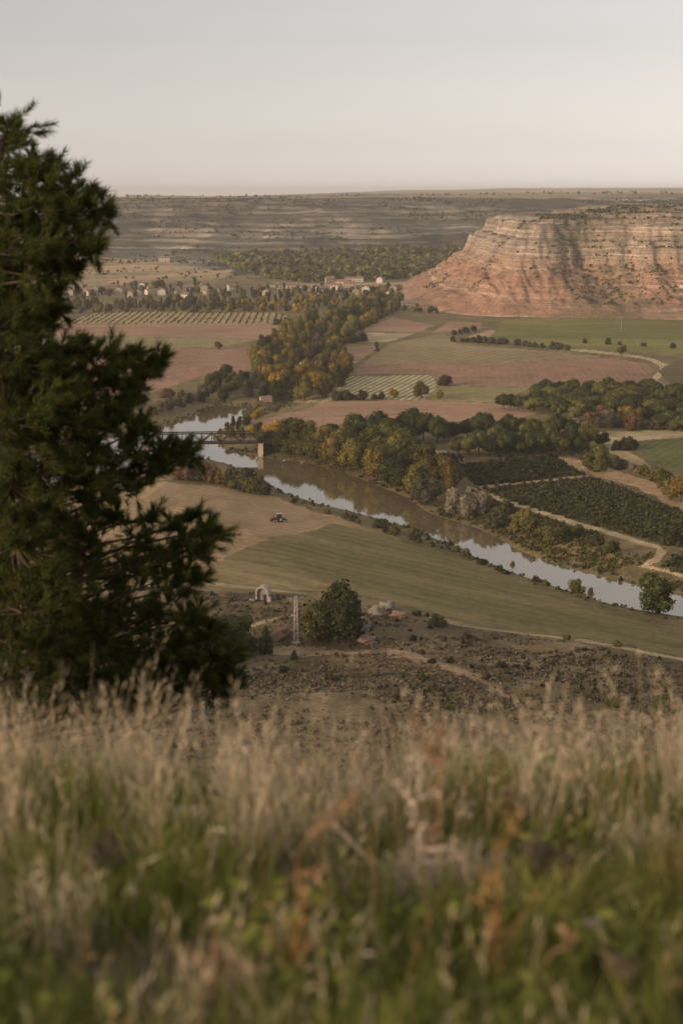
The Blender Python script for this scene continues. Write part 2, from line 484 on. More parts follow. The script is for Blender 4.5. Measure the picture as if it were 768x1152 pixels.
M['vineground'] = soil('vineyard_soil', (.07,.06,.033), (.11,.085,.05), None, .03, .5)
M['orchard'] = soil('orchard_soil', (.25,.19,.12), (.33,.25,.165), None, .01, .3)
M['track'] = soil('track_soil', (.30,.225,.16), (.40,.31,.225), None, .1, .8)
M['pinktrack'] = soil('pink_track_soil', (.27,.175,.125), (.36,.25,.18), None, .06, .6)
M['farslope'] = None

def far_material():
    m, nt, b = new_mat('far_slope')
    p = position(nt, (1, 1, 1))
    sep = nt.nodes.new('ShaderNodeSeparateXYZ'); nt.links.new(p, sep.inputs[0])
    wob = noise(nt, position(nt, (1, .5, 1)), .006, 5, .6)
    zz = math_(nt, 'MULTIPLY_ADD', wob, 26, sep.outputs[2])
    comb = nt.nodes.new('ShaderNodeCombineXYZ'); nt.links.new(zz, comb.inputs[2])
    nt.links.new(math_(nt, 'MULTIPLY', sep.outputs[0], .004), comb.inputs[0])
    st = noise(nt, comb.outputs[0], .16, 4, .7)
    c1 = ramp(nt, st, [(.40, (.036,.040,.029)), (.47, (.068,.068,.05)), (.54, (.13,.12,.10)), (.61, (.34,.31,.27))])
    big = noise(nt, position(nt, (.35, 1, 1)), .009, 6, .65, .8)
    g = ramp(nt, big, [(.42, (0,0,0)), (.6, (1,1,1))])
    c2 = mixc(nt, math_(nt, 'MULTIPLY', g, .62), c1, (.075,.068,.036))
    gn = nt.nodes.new('ShaderNodeNewGeometry'); sn = nt.nodes.new('ShaderNodeSeparateXYZ'); nt.links.new(gn.outputs['Normal'], sn.inputs[0])
    stp = nt.nodes.new('ShaderNodeMapRange'); nt.links.new(sn.outputs[2], stp.inputs[0]); stp.inputs[1].default_value = .975; stp.inputs[2].default_value = .90; stp.inputs[3].default_value = 0; stp.inputs[4].default_value = 1
    br = ramp(nt, noise(nt, position(nt), .011, 4, .6), [(.42, (0,0,0)), (.56, (1,1,1))])
    c2 = mixc(nt, math_(nt, 'MULTIPLY', math_(nt, 'MULTIPLY', stp.outputs[0], br), .55), c2, (.36,.30,.225))
    swp = noise(nt, position(nt, (.5, 1, 1)), .0032, 3, .5, 1.0)
    c2 = mixc(nt, 1.0, c2, ramp(nt, swp, [(.38, (.45,.47,.45)), (.62, (.95,.92,.90))]), 'MULTIPLY')
    fine = noise(nt, position(nt, (.6,1,1)), .07, 6, .75)
    c3 = mixc(nt, .85, c2, ramp(nt, fine, [(.3, (.35,.35,.35)), (.68, (1.6,1.6,1.6))]), 'MULTIPLY')
    nt.links.new(c3, b.inputs['Base Color']); bump(nt, b, fine, .8, 4)
    return m
M['farslope'] = far_material()
M['plateau'] = soil('plateau_fields', (.08,.075,.04), (.22,.175,.12), (.36,.28,.20), .0022, .01, stretch=(.6,.25,1))
M['terrace'] = soil('terrace_soil', (.15,.125,.07), (.22,.175,.115), (.30,.235,.165), .012, .1, stretch=(.35,1,1))
M['pinefloor'] = soil('plantation_floor', (.075,.068,.034), (.11,.095,.05), None, .02, .1)
M['rock_ground'] = soil('gypsum_ground', (.13,.095,.065), (.30,.205,.15), (.36,.27,.21), .10, 1.4, bmp=1)

# south side
field('tan_field', [(60,556),(199,543),(238,544),(277,553),(305,558),(332,566),(363,577),(394,588),(420,597),(371,588),(347,599),(310,606),(273,618),(228,640),(60,655)], M['tan'], 3)
field('olive_field', [(-200,672),(60,655),(228,640),(273,618),(310,606),(347,599),(371,588),(420,597),(460,610),(496,622),(540,641),(600,660),(680,690),(768,712),(960,762),(960,800),(768,741),(654,719),(547,706),(483,693),(440,681),(404,677),(346,666),(300,660),(211,652),(-200,690)], M['olivefield'], 2)
field('dirt_track', [(-100,664),(211,655),(240,655),(287,660),(346,667),(346,669),(287,663),(240,659),(211,659),(-100,669)], M['pale'], .3)
field('dirt_track', [(276,704),(300,697),(330,690),(332,692),(302,700),(278,708)], M['pale'], .3)
field('dirt_track', [(483,693),(547,706),(654,719),(768,741),(900,772),(900,775),(768,744),(654,722),(547,709),(483,696)], M['pale'], .5)
field('stony_path', [(300,726),(340,728),(400,732),(440,730),(500,744),(540,760),(575,784),(568,787),(520,762),(490,749),(430,735),(360,736),(300,734)], M['rock_ground'], 2.6)
# north side, near
field('vineyard_soil', [(509,524),(560,519),(622,513),(657,535),(536,547)], M['vineground'])
field('vineyard_soil', [(536,551),(664,537),(700,549),(741,566),(800,588),(800,628),(768,617),(749,614),(676,593),(608,575)], M['vineground'])
field('vineyard_soil', [(741,638),(768,620),(830,640),(830,668),(768,648)], M['vineground'])
field('dirt_track', [(524,546),(536,550),(580,563),(608,574),(636,582),(684,597),(741,613),(750,621),(741,632),(728,637),(768,647),(830,668),(830,672),(768,651),(718,637),(735,627),(739,617),(684,602),(636,588),(580,569),(524,553)], M['track'], .5)
field('dirt_track', [(536,547),(600,540),(657,534),(664,536),(600,542.5),(540,550)], M['pinktrack'], .3)
field('wide_track', [(622,512),(640,515),(672,523),(700,531),(740,546),(768,556),(830,580),(830,600),(768,576),(716,548),(672,537),(650,530)], M['pinktrack'], 1.5)
field('white_road', [(676,502),(683,498),(700,505),(725,518),(732,526),(715,523),(695,514)], M['pale'], .6)
field('sandy_strip', [(646,489),(690,485),(768,484),(900,486),(900,492),(768,492),(713,496),(700,500),(683,499),(660,496)], M['pale'], .6)
field('green_field', [(713,498),(768,493),(900,494),(900,545),(768,532),(740,521),(722,510)], M['meadow2'], 1)
field('grove_path', [(440,502),(500,507),(524,517),(516,521),(500,514),(470,510),(440,508)], M['track'], .5)
field('red_field', [(285,474),(340,462),(365,452),(480,450),(555,454),(592,460),(602,466),(560,474),(470,474),(420,473),(360,480),(300,484)], M['red2'], 1)
field('lavender_field', [(373,449),(394,423),(485,422),(493,434),(478,450)], M['lavender'], .5)
field('stubble_strip', [(479,450),(494,434),(597,436),(575,447),(556,453)], M['yellowgreen'], .5)
field('dirt_track', [(327,450),(361,451),(373,445),(390,424),(394,424),(376,449),(362,454),(327,453)], M['pale'], .3)
field('red_field', [(391,421),(410,408),(550,410),(680,402),(727,409),(735,416),(727,426),(700,432),(644,435),(597,436),(498,433),(485,421)], M['red'], .8)
field('furrowed_field', [(410,408),(436,387),(498,375),(514,387),(576,392),(680,401),(550,410)], M['greyolive'], .8)
field('brown_plot', [(373,393),(430,389),(399,409),(378,409)], M['red2'], .6)
field('pale_plot', [(378,388),(394,377),(467,375),(436,385)], M['pale'], .6)
field('brown_plot', [(391,376),(440,358),(488,366),(470,374)], M['red2'], .6)
field('brown_plot', [(485,374),(505,362),(542,363),(540,371)], M['red2'], .6)
field('pink_plot', [(514,383),(550,371),(563,372),(540,386)], M['pinkish'], .6)
field('pink_plot', [(701,372),(738,361),(900,361),(900,377),(722,376)], M['pinkish'], .8)
field('dirt_track', [(543,385),(550,377),(563,370),(567,366),(569,368),(566,373),(553,379),(548,386)], M['pale'], .3)
field('dirt_track', [(639,391),(706,398),(734,403),(752,411),(752,417),(738,428),(754,437),(748,440),(728,429),(742,416),(740,410),(728,405),(706,401),(639,394)], M['track'], .4)
field('meadow', [(550,380),(566,360),(600,358),(732,357),(900,357),(900,402),(768,398),(701,395),(640,392),(576,386)], M['meadow'], 1)
field('dark_meadow', [(740,418),(760,405),(900,403),(900,440),(758,438)], M['vineground'], 1)
# north-west fields
field('orchard_rows', [(60,364),(109,352),(135,350),(308,352),(326,356),(320,362),(290,364)], M['orchard'], 1)
field('tan_strip', [(-60,372),(60,365),(200,364),(326,364),(326,369),(290,382),(246,380),(104,378),(-60,380)], M['red2'], 1)
field('green_strip', [(-60,380),(104,379),(246,380),(290,383),(237,391),(149,391),(-60,396)], M['yellowgreen'], 1.5)
field('red_field', [(-60,396),(149,392),(237,391),(281,391),(292,407),(277,424),(237,420),(162,445),(60,462),(-60,478)], M['red'], 1.5)
# beyond the village
field('terrace_fields', [(-60,326),(60,324),(180,318),(240,316),(262,308),(200,296),(130,290),(60,288),(-60,288)], M['terrace'], 6)
field('pale_strip', [(105,323),(135,312),(200,307),(262,303),(262,306),(200,311),(150,316),(120,325)], M['pinkish'], 3)
field('tan_strip', [(50,303),(150,297),(200,299),(190,304),(120,307),(50,311)], M['pinkish'], 4)
field('dirt_track', [(186,296),(192,296),(216,311),(212,313)], M['pale'], 2)
field('valley_road', [(300,321),(380,319),(450,317),(540,314),(540,316),(450,320),(380,322),(300,324)], M['pale'], 1)
field('plantation_floor', [(240,290),(300,286),(420,284),(540,280),(560,312),(450,314),(340,318),(300,312)], M['pinefloor'], 10)

def build_ground():
    c = np.concatenate([np.linspace(-1.5, -.32, 60, endpoint=False), np.linspace(-.32, .32, 860), np.linspace(.32, 1.5, 61)[1:]])
    ys = [56.0]
    while ys[-1] < 12000:
        y = ys[-1]
        step = y * y / 1600 / 105 * 1.05
        if y > 1500: step = min(step * .42, 8)
        if y > 1980 and y < 2620: step = min(step, 4.5)
        if y > 2900: step = min(8 + (y - 2900) * .1, 200)
        ys.append(y + max(step, .35))
    ys = np.array(ys)
    X = ys[:, None] * c[None, :]; Y = np.repeat(ys[:, None], len(c), 1)
    nr, nc = X.shape
    x, y = X.ravel(), Y.ravel()
    z = np.concatenate([H(x[i:i+200000], y[i:i+200000]) for i in range(0, len(x), 200000)])
    z = z - .25 * sstep(62, 57, y)
    V = np.stack([x, y, z], 1)
    i = np.arange(nr - 1)[:, None] * nc + np.arange(nc - 1)[None, :]
    F = np.stack([i, i + 1, i + 1 + nc, i + nc], -1).reshape(-1, 4)
    fx = x[F].mean(1); fy = y[F].mean(1); fz = z[F].mean(1)
    reg = np.zeros(len(F), int)
    wx = N1.fbm(fx / 9, fy / 9, 3); wy = N2.fbm(fx / 9, fy / 9, 3)
    reg[fy < 700] = 0
    yr = np.interp(fx, SX, SY)
    reg[(fy < yr) & (fy < 340 + 0 * fx)] = 1
    reg[(fy > 1640 + 40 * wx) & (fz > 5)] = 2
    reg[(fy > 2480) & (fz > 92)] = 3
    mats = [('valley_floor', M['base']), ('scrub_slope', M['scrubland']), ('valley_side', M['farslope']), ('plateau', M['plateau'])]
    for k, (name, poly, mt, warp) in enumerate(FIELDS):
        px = [p[0] for p in poly]; py = [p[1] for p in poly]
        q = (fx > min(px) - 20) & (fx < max(px) + 20) & (fy > min(py) - 30) & (fy < max(py) + 30)
        ii = np.where(q)[0]
        ins = inside(poly, fx[ii] + wx[ii] * warp * 1.5, fy[ii] + wy[ii] * warp * 2.5)
        reg[ii[ins]] = len(mats)
        mats.append((name, mt))
    # merge regions that share a name and material per polygon stay separate objects
    for k, (name, mt) in enumerate(mats):
        f = F[reg == k]
        if len(f) == 0: print('EMPTY REGION', name, k); continue
        used, inv = np.unique(f.ravel(), return_inverse=True)
        o = link(name, mesh_from(name, V[used], inv.reshape(-1, 4), mt, True))
        tag(o, kind='structure')
build_ground()

# hill under and behind the camera
M['turf'] = soil('turf_soil', (.045,.04,.02), (.08,.065,.035), (.11,.085,.05), .8, 9)
def GN(x, y):
    return hill(y) + N1.fbm(x / 2.3, y / 2.3, 3) * .09 * sstep(12, 6, np.abs(y)) + N2.fbm(x / 12, y / 12, 3) * .5 * sstep(7, 20, np.hypot(x, y))
gx = np.concatenate([np.linspace(-60,-8,40,endpoint=False), np.linspace(-8,8,170), np.linspace(8,60,41)[1:]])
gy = np.concatenate([np.linspace(-20,-2,30,endpoint=False), np.linspace(-2,10,120,endpoint=False), np.linspace(10,64,80)])
X, Y = np.meshgrid(gx, gy)
Z = GN(X, Y)
n1, n2 = X.shape
i = np.arange(n1-1)[:, None] * n2 + np.arange(n2-1)[None, :]
F = np.stack([i, i+1, i+1+n2, i+n2], -1).reshape(-1, 4)
tag(link('hilltop', mesh_from('hilltop', np.stack([X.ravel(), Y.ravel(), Z.ravel()], 1), F, M['turf'], True)), kind='structure')
gx = np.linspace(-3000, 3000, 200); gy = np.concatenate([np.linspace(-900,-60,30,endpoint=False), np.linspace(-60,75,60)])
X, Y = np.meshgrid(gx, gy); Z = hill(Y) - .6 - 1.5 * sstep(-18,-10,Y) + N2.fbm(X / 60, Y / 60) * 2 * sstep(60, 100, np.hypot(X, Y))
n1, n2 = X.shape
i = np.arange(n1-1)[:, None] * n2 + np.arange(n2-1)[None, :]
F = np.stack([i, i+1, i+1+n2, i+n2], -1).reshape(-1, 4)
tag(link('hill_behind', mesh_from('hill_behind', np.stack([X.ravel(), Y.ravel(), Z.ravel()], 1), F, M['scrubland'], True)), kind='structure')

# ------------------------------------------------------------------ river water
def water():
    m, nt, b = new_mat('river_water')
    b.inputs['Base Color'].default_value = (.12,.09,.05,1)
    b.inputs['Roughness'].default_value = .04
    b.inputs['Specular IOR Level'].default_value = .75
    b.inputs['IOR'].default_value = 1.9
    n = noise(nt, position(nt, (1, .55, 1)), .5, 4, .55)
    bump(nt, b, n, .07, .2)
    xs = [p[0] for p in RIV]; ys = [p[1] for p in RIV]
    V = [(min(xs) - 30, min(ys) - 30, 0), (max(xs) + 30, min(ys) - 30, 0), (max(xs) + 30, max(ys) + 30, 0), (min(xs) - 30, max(ys) + 30, 0)]
    o = link('river', mesh_from('river', V, np.array([[0,1,2,3]]), m)); tag(o, kind='structure')
water()

# ------------------------------------------------------------------ the mesa of banded earth
def cliff_material():
    m, nt, b = new_mat('banded_earth')
    p = position(nt)
    sep = nt.nodes.new('ShaderNodeSeparateXYZ'); nt.links.new(p, sep.inputs[0])
    wob = noise(nt, p, .02, 5, .6)
    zz = math_(nt, 'MULTIPLY_ADD', wob, 7, sep.outputs[2])
    comb = nt.nodes.new('ShaderNodeCombineXYZ'); nt.links.new(zz, comb.inputs[2])
    nt.links.new(math_(nt, 'MULTIPLY', sep.outputs[0], .012), comb.inputs[0])
    st = noise(nt, comb.outputs[0], .42, 4, .75)
    low = ramp(nt, st, [(.3, (.22,.125,.08)), (.42, (.33,.185,.12)), (.5, (.25,.15,.10)), (.58, (.40,.25,.17)), (.72, (.46,.36,.28))])
    hi = ramp(nt, st, [(.36, (.13,.10,.07)), (.44, (.34,.26,.20)), (.50, (.17,.13,.095)), (.56, (.38,.31,.24)), (.66, (.46,.39,.31))])
    hh = math_(nt, 'MULTIPLY_ADD', noise(nt, p, .03, 4), 26, sep.outputs[2])
    f = nt.nodes.new('ShaderNodeMapRange'); nt.links.new(hh, f.inputs[0])
    f.inputs[1].default_value = 46; f.inputs[2].default_value = 66
    col = mixc(nt, f.outputs[0], low, hi)
    col = mixc(nt, 1.0, col, ramp(nt, noise(nt, position(nt, (1, 1, 1.6)), .022, 4, .6, 1.0), [(.38, (.62,.62,.63)), (.62, (1.05,1.03,1.0))]), 'MULTIPLY')
    g = nt.nodes.new('ShaderNodeNewGeometry'); s2 = nt.nodes.new('ShaderNodeSeparateXYZ'); nt.links.new(g.outputs['Normal'], s2.inputs[0])
    veg = noise(nt, p, .05, 6, .7)
    east = nt.nodes.new('ShaderNodeMapRange'); nt.links.new(sep.outputs[0], east.inputs[0])
    east.inputs[1].default_value = 165; east.inputs[2].default_value = 205; east.inputs[3].default_value = -.08; east.inputs[4].default_value = .17
    e2 = nt.nodes.new('ShaderNodeMapRange'); nt.links.new(sep.outputs[0], e2.inputs[0]); e2.inputs[1].default_value = 240; e2.inputs[2].default_value = 285; e2.inputs[3].default_value = 0; e2.inputs[4].default_value = -.17
    veg = math_(nt, 'ADD', veg, e2.outputs[0])
    vv = math_(nt, 'ADD', math_(nt, 'ADD', veg, east.outputs[0]), math_(nt, 'MULTIPLY_ADD', s2.outputs[2], .34, -.3))
    vf = ramp(nt, vv, [(.50, (0,0,0)), (.62, (1,1,1))])
    col = mixc(nt, math_(nt, 'MULTIPLY', vf, .62), col, (.12,.10,.06))
    fine = noise(nt, p, .35, 6, .75)
    col = mixc(nt, .85, col, ramp(nt, fine, [(.3, (.55,.55,.55)), (.7, (1.4,1.4,1.4))]), 'MULTIPLY')
    nt.links.new(col, b.inputs['Base Color']); bump(nt, b, fine, .9, 1.5)
    return m
MESA = [hit(u, v)[:2] for u, v in [(447,335),(456,345),(480,351),(520,355),(560,357),(640,358),(700,359),(768,361),(900,363)]]
MESA += [(700, 1230), (760, 1900), (300, 1850), (90, 1760), (58, 1600), (54, 1490)]
_pd = [0, 12, 32, 56, 78, 84, 97, 103, 120, 160, 300, 600]
_pz = [-1.5, 3, 12, 26, 41, 55, 61, 73, 77, 83, 88, 92]
def HM(x, y):
    d = edge_dist(MESA, x, y) * np.where(inside(MESA, x, y), 1, -1)
    g1 = N1.fbm(x / 26 + 3, y / 60, 3); g2 = N2.fbm(x / 9, y / 22, 3)
    d2 = d + (g1 * 10 + g2 * 4) * sstep(3, 30, d) - np.abs(N3.fbm((x + d * .45) / 20, y / 40, 3)) * 3 * sstep(8, 40, d)  * sstep(120, 80, d)
    hol = 1 - .22 * np.exp(-((x - 222) / 42) ** 2) + .1 * np.exp(-((x - 282) / 20) ** 2)
    d2 = np.where(d > 0, d2 * (1 + (hol - 1) * sstep(10, 60, d)), d2)
    z = np.interp(d2, _pd, _pz)
    led = 4.6; zz = z + g1 * 2
    q = zz / led; q = (np.floor(q) + sstep(.3, .7, q - np.floor(q))) * led - g1 * 2
    z = z + (q - z) * (.35 + .5 * sstep(30, 50, z)) * sstep(8, 20, z)
    z = z - np.abs(N2.fbm(x / 11 + y / 60, y / 90, 2)) * 6 * sstep(8, 25, z) * sstep(62, 45, z)
    top = 70 + 13 * sstep(128, 205, x) + 4 * sstep(150, 330, x) + 3.5 * N1.fbm(x / 50, y / 60, 4) + 7 * sstep(262, 300, x)
    z = np.where(z > top, top + (z - top) * .12, z)
    z = z + N1.fbm(x / 12, y / 9, 3) * 2.6 * sstep(5, 14, z) * sstep(80, 66, z)
    z = z + N3.fbm(x / 5, y / 5, 3) * .8 * sstep(2, 10, z)
    return z + 2.2
gx = np.arange(8, 520, 1.15); gy = np.concatenate([np.arange(1105, 1470, 1.0), np.arange(1470, 1860, 3.5)])
X, Y = np.meshgrid(gx, gy); Z = HM(X, Y)
n1, n2 = X.shape
i = np.arange(n1-1)[:, None] * n2 + np.arange(n2-1)[None, :]
F = np.stack([i, i+1, i+1+n2, i+n2], -1).reshape(-1, 4)
F = F[Z.ravel()[F].max(1) > 1.5]
used, inv = np.unique(F.ravel(), return_inverse=True)
V = np.stack([X.ravel(), Y.ravel(), Z.ravel()], 1)[used]
tag(link('cliff', mesh_from('cliff', V, inv.reshape(-1, 4), cliff_material(), True)), kind='structure')

# ------------------------------------------------------------------ masses nobody could count
def blobs(name, pts, size, mat, seed, zfun=H, leaves=10, flat=.8, kind='stuff', label=None):
    """many small bushes as clumps of leaf faces, one object"""
    q = np.random.RandomState(seed); pts = np.array(pts); n = len(pts)
    z = zfun(pts[:, 0], pts[:, 1])
    s = size * (.5 + q.rand(n))
    d = q.normal(size=(n, leaves, 3)); d /= np.linalg.norm(d, axis=2)[..., None]; d[..., 2] = np.abs(d[..., 2])
    C = np.stack([pts[:, 0], pts[:, 1], z], 1)[:, None, :] + d * (s[:, None, None] * np.array([.5, .5, flat]) * (.55 + .45 * q.rand(n, leaves, 1)))
    Nn = d + q.normal(size=d.shape) * .4; Nn /= np.linalg.norm(Nn, axis=2)[..., None]
    L = np.repeat(s[:, None], leaves, 1).ravel() * .34 * (.7 + .6 * q.rand(n * leaves))
    V, F = quads(C.reshape(-1, 3), Nn.reshape(-1, 3), L, L * .75, q)
    o = link(name, mesh_from(name, V, F, mat)); tag(o, label, name.replace('_', ' ') , kind=kind)
    return o
def many(poly, n, seed, river=2.0):
    q = np.random.RandomState(seed)
    xs = [p[0] for p in poly]; ys = [p[1] for p in poly]
    X = q.uniform(min(xs), max(xs), n * 3); Y = q.uniform(min(ys), max(ys), n * 3)
    ok = inside(poly, X, Y)
    if river: ok &= ~inside(RIV, X, Y) & (edge_dist(RIV, X, Y) > river)
    return np.stack([X[ok], Y[ok]], 1)[:n]

# scrub slope below the hill
pl = P((-60,700),(200,665),(300,668),(400,680),(480,698),(640,722),(900,775),(900,860),(600,800),(200,800),(-60,800))
pp = many(pl, 9500, 5)
pth = FIELDS[5][1]
keep = (N1.fbm(pp[:, 0] / 22, pp[:, 1] / 8) > -.12) & ~inside(pth, pp[:, 0], pp[:, 1])
blobs('undergrowth', pp[keep], .62, M['scrub'], 6, label='low purple brown scrub covering the slope under the hill')
pp = many(pl, 1400, 15)
keep = (N2.fbm(pp[:, 0] / 20, pp[:, 1] / 20) > .05) & ~inside(pth, pp[:, 0], pp[:, 1])
blobs('green_undergrowth', pp[keep], .9, M['scrubgreen'], 16, label='scattered green tufts among the brown scrub on the slope')
qq = np.random.RandomState(44); yy = 60 + 215 * np.sqrt(qq.rand(8000)); xx = yy * qq.uniform(-.36, .36, 8000)
kk = N1.fbm(xx / 10, yy / 9, 3) > -.15
blobs('hillside_tussocks', np.stack([xx[kk], yy[kk]], 1), .6, M['scrub'], 45, label='brown tussocks covering the steep hillside below the grass brow')
kk = N2.fbm(xx / 12, yy / 9, 3) > .22
blobs('hillside_green_tufts', np.stack([xx[kk], yy[kk]], 1) + .4, .75, M['scrubgreen'], 46, label='olive green tufts dotted over the steep hillside below the brow')
# weeds along both banks
q = np.random.RandomState(8); bp = []
for k in range(len(RIV)):
    a, b = RIV[k], RIV[(k+1) % len(RIV)]
    L = math.hypot(b[0]-a[0], b[1]-a[1])
    if abs(a[0]) > 260: continue
    for t in q.rand(int(L * 1.3)):
        bp.append((a[0] + (b[0]-a[0]) * t + q.normal() * 2.2, a[1] + (b[1]-a[1]) * t + q.normal() * 2.6))
bp = np.array(bp); bp = bp[~inside(RIV, bp[:, 0], bp[:, 1])]
blobs('bank_weeds', bp, 1.05, M['scrubgreen'], 9, label='olive weeds and reeds fringing both banks of the river')
pp = many(P((484,578),(532,552),(580,572),(684,604),(735,620),(722,636),(768,652),(900,690),(900,705),(768,668),(653,642),(581,617),(532,592)), 2600, 31); pp = pp[N2.fbm(pp[:,0]/14,pp[:,1]/14)>-.02]
blobs('riverside_brush', pp, 1.0, M['olive'], 32, label='patchy olive brush between the river and the vineyard track')
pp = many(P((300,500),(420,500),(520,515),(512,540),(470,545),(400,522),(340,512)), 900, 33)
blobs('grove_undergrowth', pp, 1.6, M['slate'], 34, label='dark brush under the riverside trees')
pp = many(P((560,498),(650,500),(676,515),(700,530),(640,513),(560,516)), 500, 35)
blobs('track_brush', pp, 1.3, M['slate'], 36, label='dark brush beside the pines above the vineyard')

# vineyards
def rows(poly, ang, gap, step, seed):
    q = np.random.RandomState(seed); c, s = math.cos(ang), math.sin(ang)
    xs = [p[0] for p in poly]; ys = [p[1] for p in poly]
    cx, cy = sum(xs) / len(xs), sum(ys) / len(ys); R_ = max(max(xs) - min(xs), max(ys) - min(ys))
    A, B = np.meshgrid(np.arange(-R_, R_, step), np.arange(-R_, R_, gap))
    A = A + q.normal(size=A.shape) * step * .2; B = B + q.normal(size=B.shape) * gap * .07
    x = cx + A * c - B * s; y = cy + A * s + B * c
    ok = inside(poly, x, y) & (q.rand(*x.shape) > .07)
    return np.stack([x[ok], y[ok]], 1)
vy = [f for f in FIELDS if f[0] == 'vineyard_soil']
for k, (f, lab) in enumerate(zip(vy, ('dark green vine rows below the umbrella pines', 'large dark green vineyard beside the pink track', 'small corner vineyard by the bend of the track'))):
    blobs('vineyard', rows(f[1], R(-28), 3.0, .95, 50 + k), 1.45, M['vine'], 60 + k, leaves=12, flat=.75, label=lab)
orch = [f for f in FIELDS if f[0] == 'orchard_rows'][0]
blobs('orchard', rows(orch[1], R(91), 5.4, 2.6, 55), 1.25, M['olive'], 65, leaves=8, flat=.6, label='rows of small fruit trees in the pale field before the village')
plant_px = [f for f in FIELDS if f[0] == 'plantation_floor'][0]
blobs('pine_plantation', rows(plant_px[1], R(20), 11, 7, 56), 8.5, M['pine_olive'], 66, leaves=14, flat=1.0, label='wide dark pine plantation on the far valley side')
# bushes on the far slope
q = np.random.RandomState(71)
yy = q.uniform(1680, 2600, 12000); xx = yy * q.uniform(-.42, .42, 12000)
ok = (N3.fbm(xx / 120, yy / 60, 4) > .02) & ((yy > 1900) | (q.rand(len(xx)) < .25))
blobs('hillside_bushes', np.stack([xx[ok], yy[ok]], 1), 3.0, M['slate'], 72, leaves=9, flat=.8, label='dark bushes dotted over the far valley side')
yy = q.uniform(2600, 5200, 700); xx = yy * q.uniform(-.42, .42, 700)
ok = N3.fbm(xx / 500, yy / 300, 3) > .0
blobs('plateau_trees', np.stack([xx[ok], yy[ok]], 1), 5.5, M['slate'], 73, leaves=9, flat=.8, label='thin dark line of scattered trees along the plateau edge')
xx = q.uniform(70, 420, 6000); yy = q.uniform(1180, 1500, 6000)
zz = HM(xx, yy); ok = (zz > 12) & (N3.fbm(xx / 30, yy / 30, 4) + .5 * sstep(160, 215, xx) - .28 - .25 * sstep(262, 290, xx) > 0)
blobs('cliff_scrub', np.stack([xx[ok], yy[ok]], 1), 1.8, M['scrubgreen'], 74, HM, leaves=8, label='dark scrub in the hollow and ledges of the cliff')

# ------------------------------------------------------------------ trees and shrubs
def at(u, v): return hit(u, v)[:2]
# autumn trees on the north bank
front = [(302,508),(316,511),(331,513),(347,516),(362,520),(378,524),(393,529),(409,534),(424,540),(439,546),(453,552),(467,560),(480,568)]
cols = ['green','green','green','olive','green','autumn','olive','green','autumn','green','green','olive','slate']
for (u, v), c in zip(front, cols):
    x, y = at(u, v); plant('broad', x, y, rnd.uniform(1.05, 1.3), c, {'green':'dark green','olive':'olive','autumn':'orange tinged','slate':'grey green'}[c] + ' bushy riverside tree', 'along the north bank', 'tree', 'riverside trees along the north bank', name='riverside_tree')
back = [(308,500),(326,502),(344,503),(362,506),(380,508),(398,511),(414,515),(430,519),(447,524),(463,530),(478,537),(492,545),(505,552)]
cols = ['yellow','green','green','autumn','olive','green','green','olive','green','green','green','autumn','autumn']
for (u, v), c in zip(back, cols):
    x, y = at(u, v); plant('broad', x, y, rnd.uniform(1.05, 1.3), c, {'green':'dark green','olive':'olive','autumn':'orange tinged','yellow':'yellow'}[c] + ' leafy tree', 'behind the bank trees', 'tree', 'second rank of riverside trees', name='riverside_tree')
for u, v, s, c in [(512,578,.8,'grey'),(527,581,.85,'grey'),(541,578,.75,'grey')]:
    x, y = at(u, v); plant('broad', x, y, s, c, 'pale grey leafless bush', 'on the river bank below the vineyard', 'bush', 'pale bushes on the bank', name='grey_bush')
for u, v, s, c in [(560,592,1.5,'scrubgreen'),(583,598,1.5,'olive'),(598,602,1.6,'olive'),(618,606,1.5,'scrubgreen'),(636,608,1.4,'green'),(568,578,1.3,'scrubgreen'),(650,603,1.1,'scrubgreen'),(590,585,1.2,'olive'),(690,622,1.0,'green'),(672,612,1,'scrubgreen'),(756,612,1.3,'green')]:
    x, y = at(u, v); plant('shrub', x, y, s, c, 'rounded olive shrub', 'between the river and the vineyard track', 'shrub', 'shrubs above the river', name='riverside_shrub')
# grove of umbrella pines behind the bank
for u, v, s in [(371,493,.75),(399,497,1.15),(412,494,.8),(428,498,1.2),(445,496,1.2),(461,495,1.2),(476,496,1.15),(491,498,1.05),(438,501,1),(455,501,1.05)]:
    x, y = at(u, v); s *= 1.1; plant('umbrella', x, y, s, 'pine', 'dark rounded umbrella pine', 'in the grove beside the brown field', 'pine tree', 'umbrella pines west of the grove path', sz=s * 1.0)
for u, v, s in [(511,495,.95),(526,493,.95),(541,494,1.1),(556,494,.9),(572,493,1.05),(586,492,1.05),(600,492,1.0),(614,492,1.05),(628,492,1.05),(640,493,.9)]:
    x, y = at(u, v); plant('umbrella', x, y, s, 'pine', 'dark pine', 'in the back rank above the upper vineyard', 'pine tree', 'umbrella pines behind the vineyard')
for u, v, s in [(515,511,.85),(527,512,.9),(538,511,.95),(550,512,1),(561,511,.9),(572,512,1.05),(583,511,1),(594,511,1.05),(606,511,.95),(617,510,1.05),(629,510,1.0),(640,509,.95)]:
    x, y = at(u, v); plant('umbrella', x, y, s, 'pine' if rnd.random() < .75 else 'pine_olive', 'umbrella pine', 'in the front rank above the upper vineyard', 'pine tree', 'umbrella pines behind the vineyard', sz=s * 1.02)
for u, v, s in [(566,460,.8),(573,461,.8),(582,461,.85),(592,461,.85),(604,446,.85),(613,445,.85),(622,444,.85),(630,443,.85)]:
    x, y = at(u, v); plant('umbrella', x, y, s, 'pine', 'small reddish trunked pine', 'left of the pine wood', 'pine tree', 'small pines beside the wood')
wood = P((600,463),(646,478),(700,484),(800,486),(800,446),(700,440),(650,442),(604,452))
